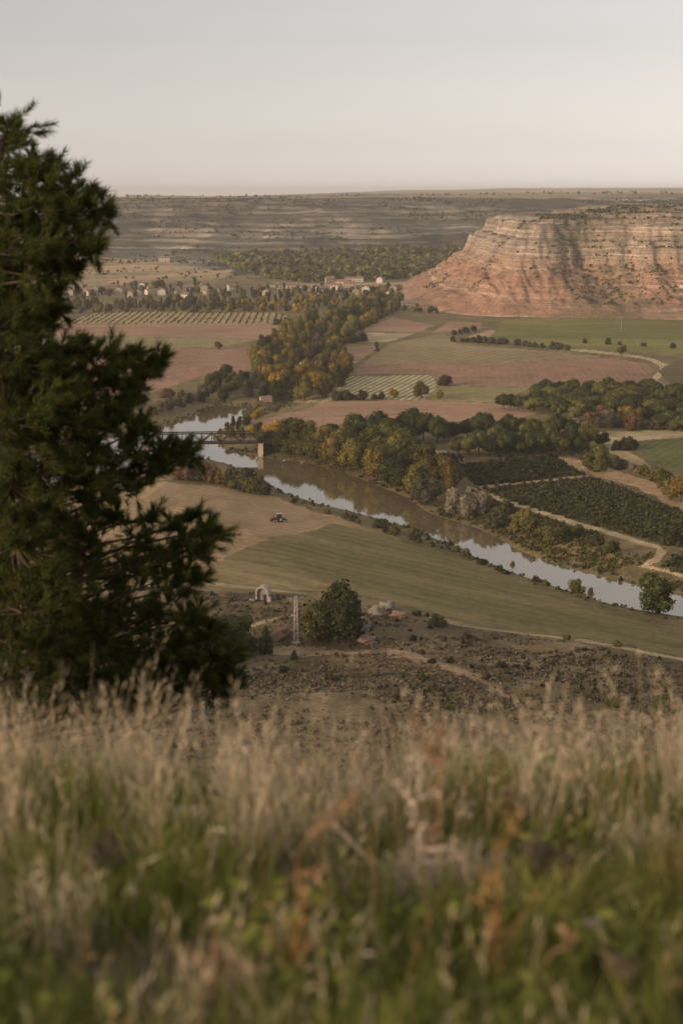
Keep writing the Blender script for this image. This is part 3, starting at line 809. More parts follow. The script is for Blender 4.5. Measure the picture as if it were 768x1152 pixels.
for k, (x, y) in enumerate(scatter(wood, 95, 9.2, 3)):
    u, v = seen_at(x, y, 3)
    edge = v > 470 and 650 < u < 720
    c = rnd.choice(['russet','autumn','grey','slate']) if edge else rnd.choice(['pine','pine','pine_olive','pine_olive','pine_olive'])
    if edge: plant('broad', x, y, rnd.uniform(.65,.9), c, 'reddish brown leafy tree', 'along the front edge of the pine wood', 'tree', 'bare and russet trees by the pine wood', name='russet_tree')
    else: plant('umbrella', x, y, rnd.uniform(.95, 1.2), c, 'olive green umbrella pine', 'of the pine wood', 'pine tree', 'pines of the wood on the right', sz=rnd.uniform(.8,.95))
for u, v, s, c in [(650,508,.9,'green'),(662,504,1.0,'green'),(676,502,.7,'slate'),(674,530,1.05,'pine_olive'),(663,529,.8,'green'),(745,550,.85,'green'),(765,564,1.05,'autumn'),(754,562,.7,'olive')]:
    x, y = at(u, v); plant('broad', x, y, s, c, {'green':'dark green','slate':'grey green','pine_olive':'dense round dark','autumn':'yellow orange','olive':'olive'}[c] + ' roadside tree', 'by the pink track', 'tree', 'trees beside the wide track', name='roadside_tree')
for u, v, s, c in [(694,506,1.3,'slate'),(704,506,1.4,'slate'),(711,503,1.2,'slate'),(700,527,1,'scrub'),(712,531,1,'scrub'),(722,535,1.1,'olive'),(734,541,1.1,'olive'),(690,520,1,'scrub')]:
    x, y = at(u, v); plant('shrub', x, y, s, c, 'grey green roadside shrub', 'beside the white road', 'shrub', 'shrubs beside the white road', name='roadside_shrub')
# peninsula
for u, v, c, k in [(256,491,'green','column'),(262,493,'olive','broad'),(268,487,'green','column'),(272,493,'olive','broad'),(282,492,'yellow','broad'),(291,488,'green','broad'),(262,483,'green','column'),(270,480,'slate','column'),(277,478,'olive','broad'),(288,474,'yellow','broad')]:
    x, y = at(u, v); plant(k, x, y, rnd.uniform(.42,.62), c, 'small ' + {'slate':'dark','green':'green','olive':'olive','yellow':'yellow green'}[c] + ' tree', 'on the spit behind the bridge', 'tree', 'trees on the spit behind the bridge', name='spit_tree')
for k, (x, y) in enumerate(scatter(P((225,452),(240,432),(262,430),(290,436),(300,450),(262,452)), 20, 10, 9)):
    plant('broad', x, y, rnd.uniform(.7, 1.0), rnd.choice(['slate','green','slate']), 'dark grey green tree', 'at the bend above the weir water', 'tree', 'dark trees at the river bend', name='river_bend_tree')
for u, v, s, c in [(178,462,1.3,'scrub'),(190,460,1.4,'slate'),(202,457,1.4,'slate'),(214,454,1.5,'slate'),(226,452,1.4,'slate'),(172,466,1.2,'scrub'),(188,447,1.6,'russet'),(232,442,1.3,'slate')]:
    x, y = at(u, v); plant('shrub', x, y, s, c, 'dull brown shrub', 'on the steep far bank of the bend', 'shrub', 'shrubs on the far bank', name='bank_shrub')
# long riparian band
band = P((455,342),(440,354),(400,376),(388,388),(386,408),(398,424),(375,444),(350,452),(328,456),(300,446),(285,428),(283,415),(296,396),(330,372),(395,350),(430,338))
for k, (x, y) in enumerate(scatter(band, 150, 9.5, 4, 1.5)):
    u, v = seen_at(x, y, 3)
    if v > 425: c = rnd.choice(['yellow','olive','green','yellow','green','olive','green'])
    elif v > 385: c = rnd.choice(['autumn','autumn','green','olive','autumn','olive','slate'])
    else: c = rnd.choice(['autumn','olive','green','autumn','olive','olive'])
    w = {'yellow':'yellow','olive':'olive','green':'green','autumn':'orange brown','slate':'grey green'}[c]
    z = 'near the river bend' if v > 425 else 'in the middle of the band' if v > 385 else 'at the far band end'
    plant('broad', x, y, rnd.uniform(.8, 1.15), c, w + ' band tree', z, 'tree', 'autumn trees of the river band', name='riverside_tree', sz=rnd.uniform(.85, 1.35))
# belt in front of the village
belt = P((70,354),(75,346),(240,340),(330,338),(440,336),(440,348),(330,352),(200,352))
for k, (x, y) in enumerate(scatter(belt, 150, 9, 5, None)):
    u, v = seen_at(x, y, 3)
    c = rnd.choice(['yellow','autumn','olive','green']) if (u > 270 and v > 341) else rnd.choice(['slate','green','slate','olive'])
    w = {'yellow':'yellow','olive':'olive','green':'dark green','autumn':'golden','slate':'dull green'}[c]
    plant('column' if rnd.random() < .25 else 'distant', x, y, rnd.uniform(.7, 1.0), c, 'small ' + w + ' tree', 'in the belt before the village', 'tree', 'tree belt in front of the village', name='belt_tree')
vil = P((75,338),(75,326),(240,320),(330,326),(440,324),(440,334),(330,336))
for k, (x, y) in enumerate(scatter(vil, 95, 10, 6, None)):
    plant('column' if rnd.random() < .3 else 'distant', x, y, rnd.uniform(.6, .9), rnd.choice(['slate','green','slate','olive']), 'little garden tree', 'among the village houses', 'tree', 'trees among the village houses', name='garden_tree')
# south bank
for u, v, s, c in [(206,540,1.5,'russet'),(216,539,1.5,'russet'),(227,540,1.7,'scrub'),(238,542,1.7,'russet'),(249,544,1.7,'autumn'),(259,546,1.9,'slate'),(269,549,2.1,'green'),(279,552,2.0,'slate'),(288,555,1.8,'green'),(297,557,1.4,'slate')]:
    x, y = at(u, v); plant('shrub', x, y, s, c, {'russet':'reddish brown','scrub':'brown','autumn':'orange','slate':'grey green','green':'dark green'}[c] + ' bank shrub', 'above the tan field', 'shrub', 'shrubs on the near bank by the bridge', name='bank_shrub')
for u, v, s, c in [(333,566,.6,'slate'),(345,567,.5,'scrubgreen'),(374,577,1.0,'scrubgreen'),(385,582,.9,'scrubgreen'),(396,586,1,'slate'),(409,590,1,'scrubgreen'),(421,594,1.1,'scrubgreen'),(434,598,1.0,'slate'),(447,603,1.1,'scrubgreen'),(459,607,1,'slate'),(472,611,.9,'slate'),(487,615,.9,'scrubgreen'),(502,618,.9,'slate'),(517,622,1,'scrubgreen'),(531,628,1,'scrubgreen'),(546,636,.9,'slate'),(560,643,1,'scrubgreen'),(575,646,.7,'slate'),(600,655,.7,'slate')]:
    x, y = at(u, v); plant('shrub', x + rnd.uniform(-2, 2), y + rnd.uniform(-2, 2), s * rnd.uniform(.5, .95), c, {'slate':'dark','scrubgreen':'olive green'}[c] + ' low shrub', 'on the grassy near bank of the river', 'shrub', 'low shrubs on the near bank', name='bank_shrub')
for u, v, s in [(648,667,.85),(664,671,.5),(613,659,.4),(576,640,.45)]:
    x, y = at(u, v); plant('shrub', x, y, s, 'olive', 'upright green bush', 'at the water edge below the olive field', 'bush', 'bushes at the water edge', sz=s * 1.4, name='waterside_bush')
x, y = at(737, 690); plant('broad', x, y, 1.2, 'pine', 'wide dark lone pine', 'in front of the water at the right end of the river', 'pine tree', None, sz=.88, name='lone_pine')
# fields
for u, v, s, c, k, lab in [(474,448,.95,'olive','broad','tall yellow green tree at the edge of the striped field'),(443,447,.55,'yellow','broad','small yellow tree in front of the striped field'),(495,449,.5,'olive','broad','small olive tree beside the yellow tree at the striped field'),(698,399,.7,'olive','broad','single round tree beside the track bend'),(246,393,.55,'russet','broad','lone dark red tree in the middle of the brown field'),(205,449,.5,'russet','broad','small reddish tree on the edge above the river bend'),(424,397,.8,'slate','column','dark narrow tree on the corner of the pale plots')]:
    x, y = at(u, v); plant(k, x, y, s, c, lab, '', 'tree', None, name='field_tree')
for (u0, v0, u1, v1, n, c, s, place) in [(376,450,412,449,6,'slate',1.3,'along the foot of the striped field'),(418,449,432,449,2,'slate',.9,'below the yellow tree'),(494,433,504,434,2,'slate',1.4,'on the corner of the red field'),(376,388,412,383,6,'slate',1.5,'on the strip between the pale plots'),(508,384,570,387,9,'slate',1.3,'along the lower edge of the meadow'),(576,388,640,394,8,'scrubgreen',1.2,'on the verge below the green meadow'),(505,378,535,372,4,'slate',1.2,'around the pink plot'),(640,385,768,392,5,'slate',1.1,'in the dark verge of the meadow'),(640,479,768,484,12,'scrub',1.2,'on the sandy bank below the pine wood'),(306,365,340,366,4,'slate',1.5,'at the end of the orchard')]:
    for k in range(n):
        t = (k + rnd.uniform(.2, .8)) / n
        x, y = at(u0 + (u1 - u0) * t, v0 + (v1 - v0) * t)
        plant('shrub', x, y, s * rnd.uniform(.7, 1.2), c, 'dark hedge shrub', place, 'shrub', 'hedge shrubs ' + place, name='hedge_shrub')
# foot of the hill
x, y = at(384, 724); plant('broad', x - .5, y + 1, 1.5, 'green', 'large dark green tree right of the pylon,', 'the taller of two', 'tree', None, name='slope_tree', sz=1.2)
x, y = at(357, 723); plant('broad', x, y, 1.0, 'green', 'rounded green tree touching the pylon,', 'the lower of two', 'tree', None, name='slope_tree')
for u, v, s, c, lab in [(298,735,1.1,'pine','dark cone shaped conifer left of the pylon by the pink rock'),(331,742,.5,'scrubgreen','small green conifer at the foot of the pylon')]:
    x, y = at(u, v); plant('cone', x, y, s, c, lab, '', 'conifer', None)
for u, v, s, c in [(236,735,.8,'pine'),(252,728,.85,'pine_olive'),(266,731,.8,'pine'),(278,738,.55,'pine'),(225,745,.8,'pine'),(240,760,.6,'pine_olive'),(255,765,.5,'scrubgreen'),(205,750,.8,'pine')]:
    x, y = at(u, v); plant('broad', x, y, s * .95, c, 'dark pine bush', 'on the slope behind the near pine', 'tree', 'dark bushes behind the near pine', name='slope_tree')
for u, v, s, c, lab in [(493,704,.95,'pine_olive','round dark green bush standing tall on the field edge'),(468,692,.5,'pine_olive','smaller round bush beside the tall one on the field edge'),(525,718,.5,'slate','dark round bush alone in the scrub below the field edge'),(637,719,.45,'pine_olive','small green bush on the track at the bottom of the olive field'),(694,727,.42,'pine_olive','green bush on the lower field edge under the river pine'),(480,693,.3,'slate','flat dark bush between the round bushes on the edge'),(506,745,.45,'slate','dark bush at the head of the white gully'),(563,752,.5,'slate','dark shrub above the end of the white gully'),(472,766,.6,'scrubgreen','bright green bush below the stony path'),(372,765,.6,'scrubgreen','pale green bush on the slope below the pylon trees'),(745,805,.9,'pine','dark bush just behind the grass near the right border'),(690,795,.8,'pine','dark bush poking above the grass in the right half'),(320,757,.45,'scrubgreen','low green bush under the pylon')]:
    x, y = at(u, v); plant('shrub', x, y, s, c, lab, '', 'bush', None, name='slope_bush')
for k, (x, y) in enumerate(scatter(P((440,700),(520,712),(640,726),(768,746),(768,790),(600,780),(450,745)), 34, 6, 77, None)):
    plant('shrub', x, y, rnd.uniform(.22, .42), rnd.choice(['scrub','slate']), 'low brown tussock', 'on the slope under the olive field', 'shrub', 'brown tussocks on the slope', name='tussock')

# ------------------------------------------------------------------ rocks
M['palerock'] = plain('pale_rock', (.25,.21,.18), (.10,.08,.065), 1.2, bmp=.6)
M['pinkrock'] = plain('pink_rock', (.29,.18,.13), (.15,.09,.065), 1.0, bmp=.6)
M['stone'] = plain('grass_stone', (.62,.48,.38), (.42,.32,.25), 20, bmp=.3)
def rock(name, loc, size, mat, label, seed, group=None):
    iv, f = ICO3
    q = Noise(seed)
    n = q.fbm(iv[:, 0] * 2.3 + 5, iv[:, 1] * 2.3 + iv[:, 2] * 3.1, 4)
    V = iv * (1 + .75 * n)[:, None] * np.array(size)
    V[:, 2] = np.round(V[:, 2] / (size[2] * .3)) * size[2] * .3 * .5 + V[:, 2] * .5
    o = link(name, mesh_from(name, V, f, mat), None, loc, (0, 0, seed)); tag(o, label, 'rock', group)
for k, (u, v, s, mt, lab) in enumerate([(320,716,(3.2,2,1.8),'pinkrock','pink orange rock outcrop left of the pylon'),(390,702,(2.2,2,1.9),'palerock','grey ribbed rock at the foot of the dark tree'),(403,708,(2.4,2,2.2),'palerock','larger grey ribbed rock right of the dark tree'),(402,696,(1.6,1.4,1.3),'palerock','small grey rock topmost beside the dark tree'),
        (424,690,(2.6,2,1.4),'palerock','flat pale rock on the ridge between tree and bushes'),(436,685,(2.2,2,1.6),'palerock','pointed pale rock on the ridge beside the flat one'),(448,694,(2.0,2,1.2),'pinkrock','low pinkish rock at the end of the ridge'),(412,722,(2.0,2,1.0),'pinkrock','pinkish slab on the stony path under the grey rocks'),(240,742,(1.6,1.5,.9),'palerock','pale rock slab among the dark bushes behind the near pine')]):
    x, y, z = hit(u, v); rock('rock', (x, y, z + s[2] * .15), s, M[mt], lab, k + 1, 'rocks on the slope')

# ------------------------------------------------------------------ truss bridge
M['steel'] = plain('dark_steel', (.030,.023,.020), (.018,.014,.012), 1, .6, .3)
M['concrete'] = plain('bridge_concrete', (.48,.36,.28), (.34,.25,.19), .8)
def bridge():
    x1, y1 = on_level(293, 512.5); xa = (177 - 384) / FPX * 1.0
    L = 47.0
    root = link('truss_bridge', None, None, (x1, y1, 0), (0, 0, R(4)))
    tag(root, 'dark steel truss bridge crossing the river behind the pine', 'bridge')
    dz = 5.6; hh = 4.0; n = 12; w = 4.2
    for side in (-1, 1):
        mb = MB(); yy = side * w / 2
        for k in range(n):
            a, b = -L * k / n, -L * (k + 1) / n
            mb.box(((a+b)/2, yy, dz), (L / n - .02, .4, .62))
            if 0 < k < n - 1: mb.box(((a+b)/2, yy, dz + hh), (L / n - .02, .34, .44))
            if k: mb.box((a, yy, dz + hh / 2), (.2, .2, hh - .4))
            up = k % 2 == 0
            p, q_ = ((a, yy, dz + .2), (b, yy, dz + hh - .2)) if up else ((a, yy, dz + hh - .2), (b, yy, dz + .2))
            mb.tube([p, q_], .18, 4)
        mb.build('truss', M['steel'], root)
    mb = MB(); mb.box((-L/2, 0, dz + .02), (L - .1, w - .5, .3)); mb.build('deck', M['steel'], root)
    mb = MB()
    for k in range(1, n): mb.box((-L * k / n, 0, dz + hh + .05), (.18, w - .35, .2))
    mb.build('cross_bracing', M['steel'], root)
    for x in (0, -L):
        mb = MB(); mb.box((x + .1, 0, 2.0), (2.2, 4.4, 6.4), 0, .88); mb.box((x + .1, 0, 5.27), (2.5, 5.0, .16))
        mb.build('pier', M['concrete'], root)
    mb = MB(); mb.box((9, 0, dz + .05), (17.6, w, .5)); mb.build('approach_deck', M['steel'], root)
bridge()

# ------------------------------------------------------------------ tractor
def tractor():
    x, y, z = hit(312, 587)
    root = link('tractor', None, None, (x, y, z), (0, 0, R(200)))
    tag(root, 'small dark red tractor working in the tan field', 'tractor')
    red = plain('tractor_paint', (.16,.045,.035), (.10,.03,.025), 3, .4); dark = plain('tyre_rubber', (.02,.02,.02), None, 8)
    pale = plain('cab_roof_paint', (.42,.37,.34), None, 2, .5); gl = plain('cab_glass', (.04,.045,.05), None, 1, .1)
    mb = MB(); mb.box((.9, 0, 1.15), (1.9, .85, .75), 0, .9); mb.box((1.95, 0, 1.0), (.25, .7, .5)); mb.build('bonnet', red, root)
    mb = MB(); mb.box((-.45, 0, .85), (1.6, .9, .5)); mb.build('chassis', red, root)
    cab = MB(); cab.box((-.55, 0, 1.85), (1.35, 1.25, 1.35), 0, .9); cb = cab.build('cab', gl, root)
    mb = MB(); mb.box((-.55, 0, 2.6), (1.5, 1.35, .14)); mb.build('roof', pale, cb)
    mb = MB()
    for sx in (-1, 1):
        for sy in (-1, 1): mb.tube([(-.55 + sx * .66, sy * .61, 1.15), (-.55 + sx * .61, sy * .56, 2.54)], .045, 5)
    mb.build('cab_frame', red, cb)
    mb = MB(); mb.tube([(1.2, .3, 1.5), (1.2, .3, 2.4)], .05, 8); mb.build('exhaust', dark, root)
    for sx, r, wd in ((-.75, .85, .5), (1.55, .55, .36)):
        for sy in (-1, 1):
            mb = MB(); yy = sy * .95
            pts = [(sx, yy - sy * wd / 2, r), (sx, yy - sy * wd * .4, r), (sx, yy + sy * wd * .4, r), (sx, yy + sy * wd / 2, r)]
            mb.tube(pts, [r * .85, r, r, r * .85], 18); wh = mb.build('wheel', dark, root)
            mb = MB(); mb.tube([(sx, yy + sy * wd * .45, r), (sx, yy + sy * wd * .56, r)], r * .5, 12); mb.build('rim', pale, wh)
    for sy in (-1, 1):
        mb = MB(); mb.box((-.75, sy * .95, 1.78), (1.3, .55, .06)); mb.build('fender', red, root)
    # mounted cultivator behind
    t2 = link('cultivator', None, None, (x, y, z), (0, 0, R(200)))
    tag(t2, 'dark cultivator behind the small tractor', 'implement')
    mb = MB(); mb.box((-2.3, 0, .62), (1.2, 2.6, .12)); mb.tube([(-1.3, 0, .7), (-1.75, 0, .66)], .07, 6); mb.build('frame', dark, t2)
    for k in range(7):
        mb = MB(); yk = -1.2 + k * .4
        mb.tube([(-2.5, yk, .58), (-2.75, yk, .35), (-2.6, yk, .02)], [.04, .04, .02], 5); mb.build('tine', dark, t2)
tractor()

# ------------------------------------------------------------------ pylon, cables, poles
M['galv'] = plain('galvanised_steel', (.42,.37,.33), (.30,.26,.23), 2, .55, .2)
M['cable'] = plain('cable_metal', (.05,.045,.04), None, 2, .6, .3, 0)
M['ceramic'] = plain('insulator_ceramic', (.25,.12,.08), None, 5, .3)
def pylon(u, v, h, label, name='lattice_pylon', wd=.75, rz=0.25):
    x, y, z = hit(u, v)
    root = link(name, None, None, (x, y, z), (0, 0, rz)); tag(root, label, 'pylon')
    mb = MB(); w = wd; T = h
    for sx in (-1, 1):
        for sy in (-1, 1): mb.tube([(sx * w * .62, sy * w * .62, -.3), (sx * w * .3, sy * w * .3, T)], .055, 4)
    mb.build('mast_legs', M['galv'], root)
    mb = MB(); n = 11
    def c(sx, sy, t): q = w * (.62 - .32 * t); return (sx * q, sy * q, T * t)
    for k in range(n):
        a, b = k / n, (k + 1) / n
        for p, q_ in (((-1,-1),(1,-1)), ((1,-1),(1,1)), ((1,1),(-1,1)), ((-1,1),(-1,-1))):
            if k % 2: p, q_ = q_, p
            mb.tube([c(*p, a), c(*q_, b)], .042, 4)
    mb.build('lattice', M['galv'], root)
    mb = MB(); mb.box((0, 0, T - .5), (3.6, .16, .16)); mb.box((0, 0, T - 1.1), (.7, .7, .1)); mb.build('crossarm', M['galv'], root)
    for sx in (-1.7, 0, 1.7):
        mb = MB(); mb.tube([(sx, 0, T - .42), (sx, 0, T - .05)], [.09, .06], 8); mb.build('insulator', M['ceramic'], root)
    mb = MB(); mb.box((0, 0, 0), (1.5, 1.5, .7)); mb.build('footing', M['concrete'], root)
    return (x, y, z + T), rz
(px, py, pz), rz = pylon(333, 724, 10.8, 'tall pale lattice pylon beside the large dark tree')
for k, off in enumerate((-1.7, 0, 1.7)):
    ax, ay = px + off * math.cos(rz), py + off * math.sin(rz)
    bx, by, bz = px + 72 + off * .3, py - 62 + off, 28.0
    cx, cy, cz = px - 150, py + 45 + off, 19.0
    for (ex, ey, ez, w) in ((bx, by, bz, 'down to the right'), (cx, cy, cz, 'away to the left')):
        pts = []
        for t in np.linspace(0, 1, 25):
            pts.append((ax + (ex - ax) * t, ay + (ey - ay) * t, pz + (ez - pz) * t - 14 * t * (1 - t) * (.55)))
        mb = MB(); mb.tube(pts, .028, 4)
        o = mb.build('power_cable', M['cable'])
        tag(o, f'{["nearest","middle","farthest"][k]} thin dark cable running from the pylon {w}', 'cable', 'cables of the pylon')
M['postgrey'] = plain('pole_concrete', (.27,.24,.20), None, 1)
for u, v, h, lab in [(313,359,26,'tall pale pole in the yellow trees before the village'),(384,349,15,'pale pole rising from the river band'),(408,346,17,'pale pole near the village end of the river band'),(632+66,374,12,'pale pole standing in the green meadow below the cliff'),(438,357,11,'short pale pole beside the brown plots')]:
    x, y, z = hit(u, v); root = link('utility_pole', None, None, (x, y, z)); tag(root, lab, 'pole', 'utility poles in the valley')
    mb = MB(); mb.tube([(0,0,-.3),(0,0,h)], [.2,.12], 8); mb.build('post', M['postgrey'], root)
    mb = MB(); mb.box((0,0,h-.8), (3,.2,.2)); mb.build('crossarm', M['postgrey'], root)

# ------------------------------------------------------------------ small vaulted hut in the scrub
def hut():
    x, y, z = hit(296, 675)
    root = link('vaulted_hut', None, None, (x, y, z), (0, 0, R(-12)))
    tag(root, 'small whitewashed hut with rounded top left of the pylon', 'hut')
    wh = plain('limewash', (.40,.35,.31), (.20,.17,.15), 1.8); gr = plain('hut_render', (.30,.24,.21), (.2,.16,.14), 1.2); dk = plain('doorway_dark', (.05,.04,.035))
    def arch(w, h, y0, y1, t, n=14):
        out = []; inn = []
        for k in range(n + 1):
            a = math.pi * k / n
            out.append((math.cos(a) * w / 2, h - w / 2 + math.sin(a) * w / 2)); inn.append((math.cos(a) * (w / 2 - t), h - w / 2 + math.sin(a) * (w / 2 - t)))
        out = [(w / 2, -.3)] + out + [(-w / 2, -.3)]; inn = [(w / 2 - t, -.3)] + inn + [(-w / 2 + t, -.3)]
        V = []; F = []; m = len(out)
        for yy in (y0, y1):
            V += [(a, yy, b) for a, b in out] + [(a, yy, b) for a, b in inn]
        for k in range(m - 1):
            F += [(k, k+1, m+k+1, m+k), (2*m+k, 3*m+k, 3*m+k+1, 2*m+k+1), (k, 2*m+k, 2*m+k+1, k+1), (m+k, m+k+1, 3*m+k+1, 3*m+k)]
        return V, F
    mb = MB(); mb.add(*arch(3.3, 3.7, -1.2, -.8, .42)); mb.build('front_arch', wh, root)
    mb = MB(); mb.add(*arch(3.1, 3.55, -.8, 1.6, .3)); mb.build('vault', wh, root)
    mb = MB(); mb.add([(-1.2,-.55,-.3),(1.2,-.55,-.3),(1.2,-.55,2.2),(.7,-.55,2.95),(-.7,-.55,2.95),(-1.2,-.55,2.2)], [(0,1,2,3,4,5)]); 
    mb.box((0, -.45, 1.05), (2.5, .16, 2.6)); mb.build('infill_wall', gr, root)
    mb = MB(); mb.box((.55, -.66, .75), (.75, .1, 1.5)); mb.build('doorway', dk, root)
    mb = MB(); mb.box((1.95, -1.3, .5), (.7, .6, 1.3)); mb.box((-2.2, -1.4, .15), (1.6, .5, .6)); mb.build('low_wall', wh, root)
hut()

# ------------------------------------------------------------------ village
WALLS = [plain('white_render', (.46,.41,.36), (.36,.32,.28), .5), plain('cream_render', (.33,.27,.21), (.26,.21,.17), .5), plain('stone_wall', (.30,.24,.185), (.22,.17,.13), .8), plain('pink_render', (.42,.29,.22), (.33,.22,.17), .5)]
ROOFS = [plain('clay_tiles', (.24,.135,.09), (.15,.085,.06), 1.5), plain('old_tiles', (.22,.165,.125), (.14,.105,.08), 1.5)]
M['pane'] = plain('window_dark', (.03,.03,.03), None, 1, .3); M['wood'] = plain('door_wood', (.10,.06,.035))
HOUSE = []
for (w, d, h, rh, fl) in ((11, 8, 5.2, 2.0, 2), (14, 8, 4.2, 1.8, 1), (9, 8, 6.2, 2.0, 2), (24, 10, 4.6, 1.6, 1)):
    a = MB(); a.box((0, 0, h/2 - .5), (w, d, h + 1)); a.add([(-w/2,-d/2,h),(-w/2,d/2,h),(-w/2,0,h+rh),(w/2,-d/2,h),(w/2,d/2,h),(w/2,0,h+rh)], [(0,2,1),(3,4,5)])
    r = MB(); e = .45
    for s in (-1, 1):
        r.add([(-w/2-e, s*(d/2+e), h-.15), (w/2+e, s*(d/2+e), h-.15), (w/2+e, 0, h+rh+.05), (-w/2-e, 0, h+rh+.05),
               (-w/2-e, s*(d/2+e), h+.05), (w/2+e, s*(d/2+e), h+.05), (w/2+e, 0, h+rh+.25), (-w/2-e, 0, h+rh+.25)],
              [(0,1,2,3),(4,7,6,5),(0,4,5,1),(3,2,6,7),(0,3,7,4),(1,5,6,2)])
    ch = MB(); ch.box((w*.28, d*.12, h+rh*.9), (.8,.8,1.8))
    wins = []
    nb = max(2, int(w / 3.2))
    for f in range(fl):
        for k in range(nb):
            if f == 0 and k == nb // 2: continue
            wins.append((-w/2 + w*(k+.5)/nb, 1.5 + f * 2.7))
    wm = MB(); wm.box((0, -d/2 - .02, 0), (1.0, .08, 1.25)); dm = MB(); dm.box((-w/2 + w*(nb//2+.5)/nb, -d/2-.02, 1.05), (1.2,.08,2.1))
    HOUSE.append((a, r.mesh('roof'), ch.mesh('chimney', WALLS[1]), wm.mesh('window', M['pane']), dm.mesh('door', M['wood']), wins))
HM_ = {}
def house(u, v, k, wi, ri, rz, s, look, place, name='village_house', group='houses of the village'):
    x, y, z = hit(u, v); a, r, ch, wm, dm, wins = HOUSE[k]
    if (k, wi) not in HM_: HM_[k, wi] = a.mesh('wall', WALLS[wi])
    if (k, 'r', ri) not in HM_:
        c = r.copy(); c.materials.append(ROOFS[ri]); HM_[k, 'r', ri] = c
    root = link(name, None, None, (x, y, z), (0, 0, rz), (s, s, s))
    link('wall', HM_[k, wi], root); rf = link('roof', HM_[k, 'r', ri], root); link('chimney', ch, rf)
    link('door', dm, root)
    for (wx, wz) in wins: link('window', wm, root, (wx, 0, wz))
    later(root, look, place, 'house', group)
hs = [(78,333),(86,331),(93,335),(100,330),(108,334),(116,333),(120,328),(128,332),(136,330),(147,333),(156,331),(163,333),(170,330),(176,334),(183,330),(190,334),(197,335),(206,333),(212,329),(220,330),(228,330),(234,333),
      (248,330),(262,328),(300,330),(318,329),(330,331),(343,334),(355,327),(362,330),(371,326),(378,331),(386,329),(393,327),(400,330),(412,331),(421,334),(428,326),(438,332),(445,328)]
for k, (u, v) in enumerate(hs):
    v = v - rnd.choice([0, 0, 2, 4, 6, 8]) + rnd.choice([0, 1, 2])
    wi = rnd.choice([0,1,2,1,0,3]); kk = rnd.choice([0,0,1,2,1])
    if u in (156,163,176,183): wi = 0; kk = 3 if u == 176 else 0
    look = ['whitewashed','cream','brown stone','pinkish'][wi] + ' tiled house'
    house(u, v, kk, wi, rnd.choice([0,1,1]), rnd.uniform(-.5,.5) + rnd.choice([0, 1.57]), rnd.uniform(.8, 1.1), look, 'in the western village' if u < 290 else 'in the eastern village')
house(185, 294, 1, 0, 1, .1, 1.1, 'isolated white farmhouse', 'alone on the slope above the village', group=None)
house(398, 317, 3, 0, 1, 0, .9, 'long white shed', 'beside the valley road under the plantation', group=None)
house(460, 346, 1, 1, 1, .2, 1.0, 'cream farmhouse', 'at the foot of the cliff tip', group=None)
house(478, 349, 1, 1, 0, .1, .9, 'brown roofed cottage', 'just right of the farmhouse at the cliff tip', group=None)
house(299, 451, 1, 3, 1, .3, .42, 'pinkish riverside house', 'half hidden by yellow trees at the river bend', name='river_house', group=None)
for u, v, s in [(455,350,.6),(468,350,.7),(472,351,.6),(484,352,.7),(490,352,.6)]:
    x, y = at(u, v); plant('distant', x, y - 3, s, 'green', 'dark garden tree', 'beside the farmhouse at the cliff tip', 'tree', 'farmhouse trees', name='garden_tree')

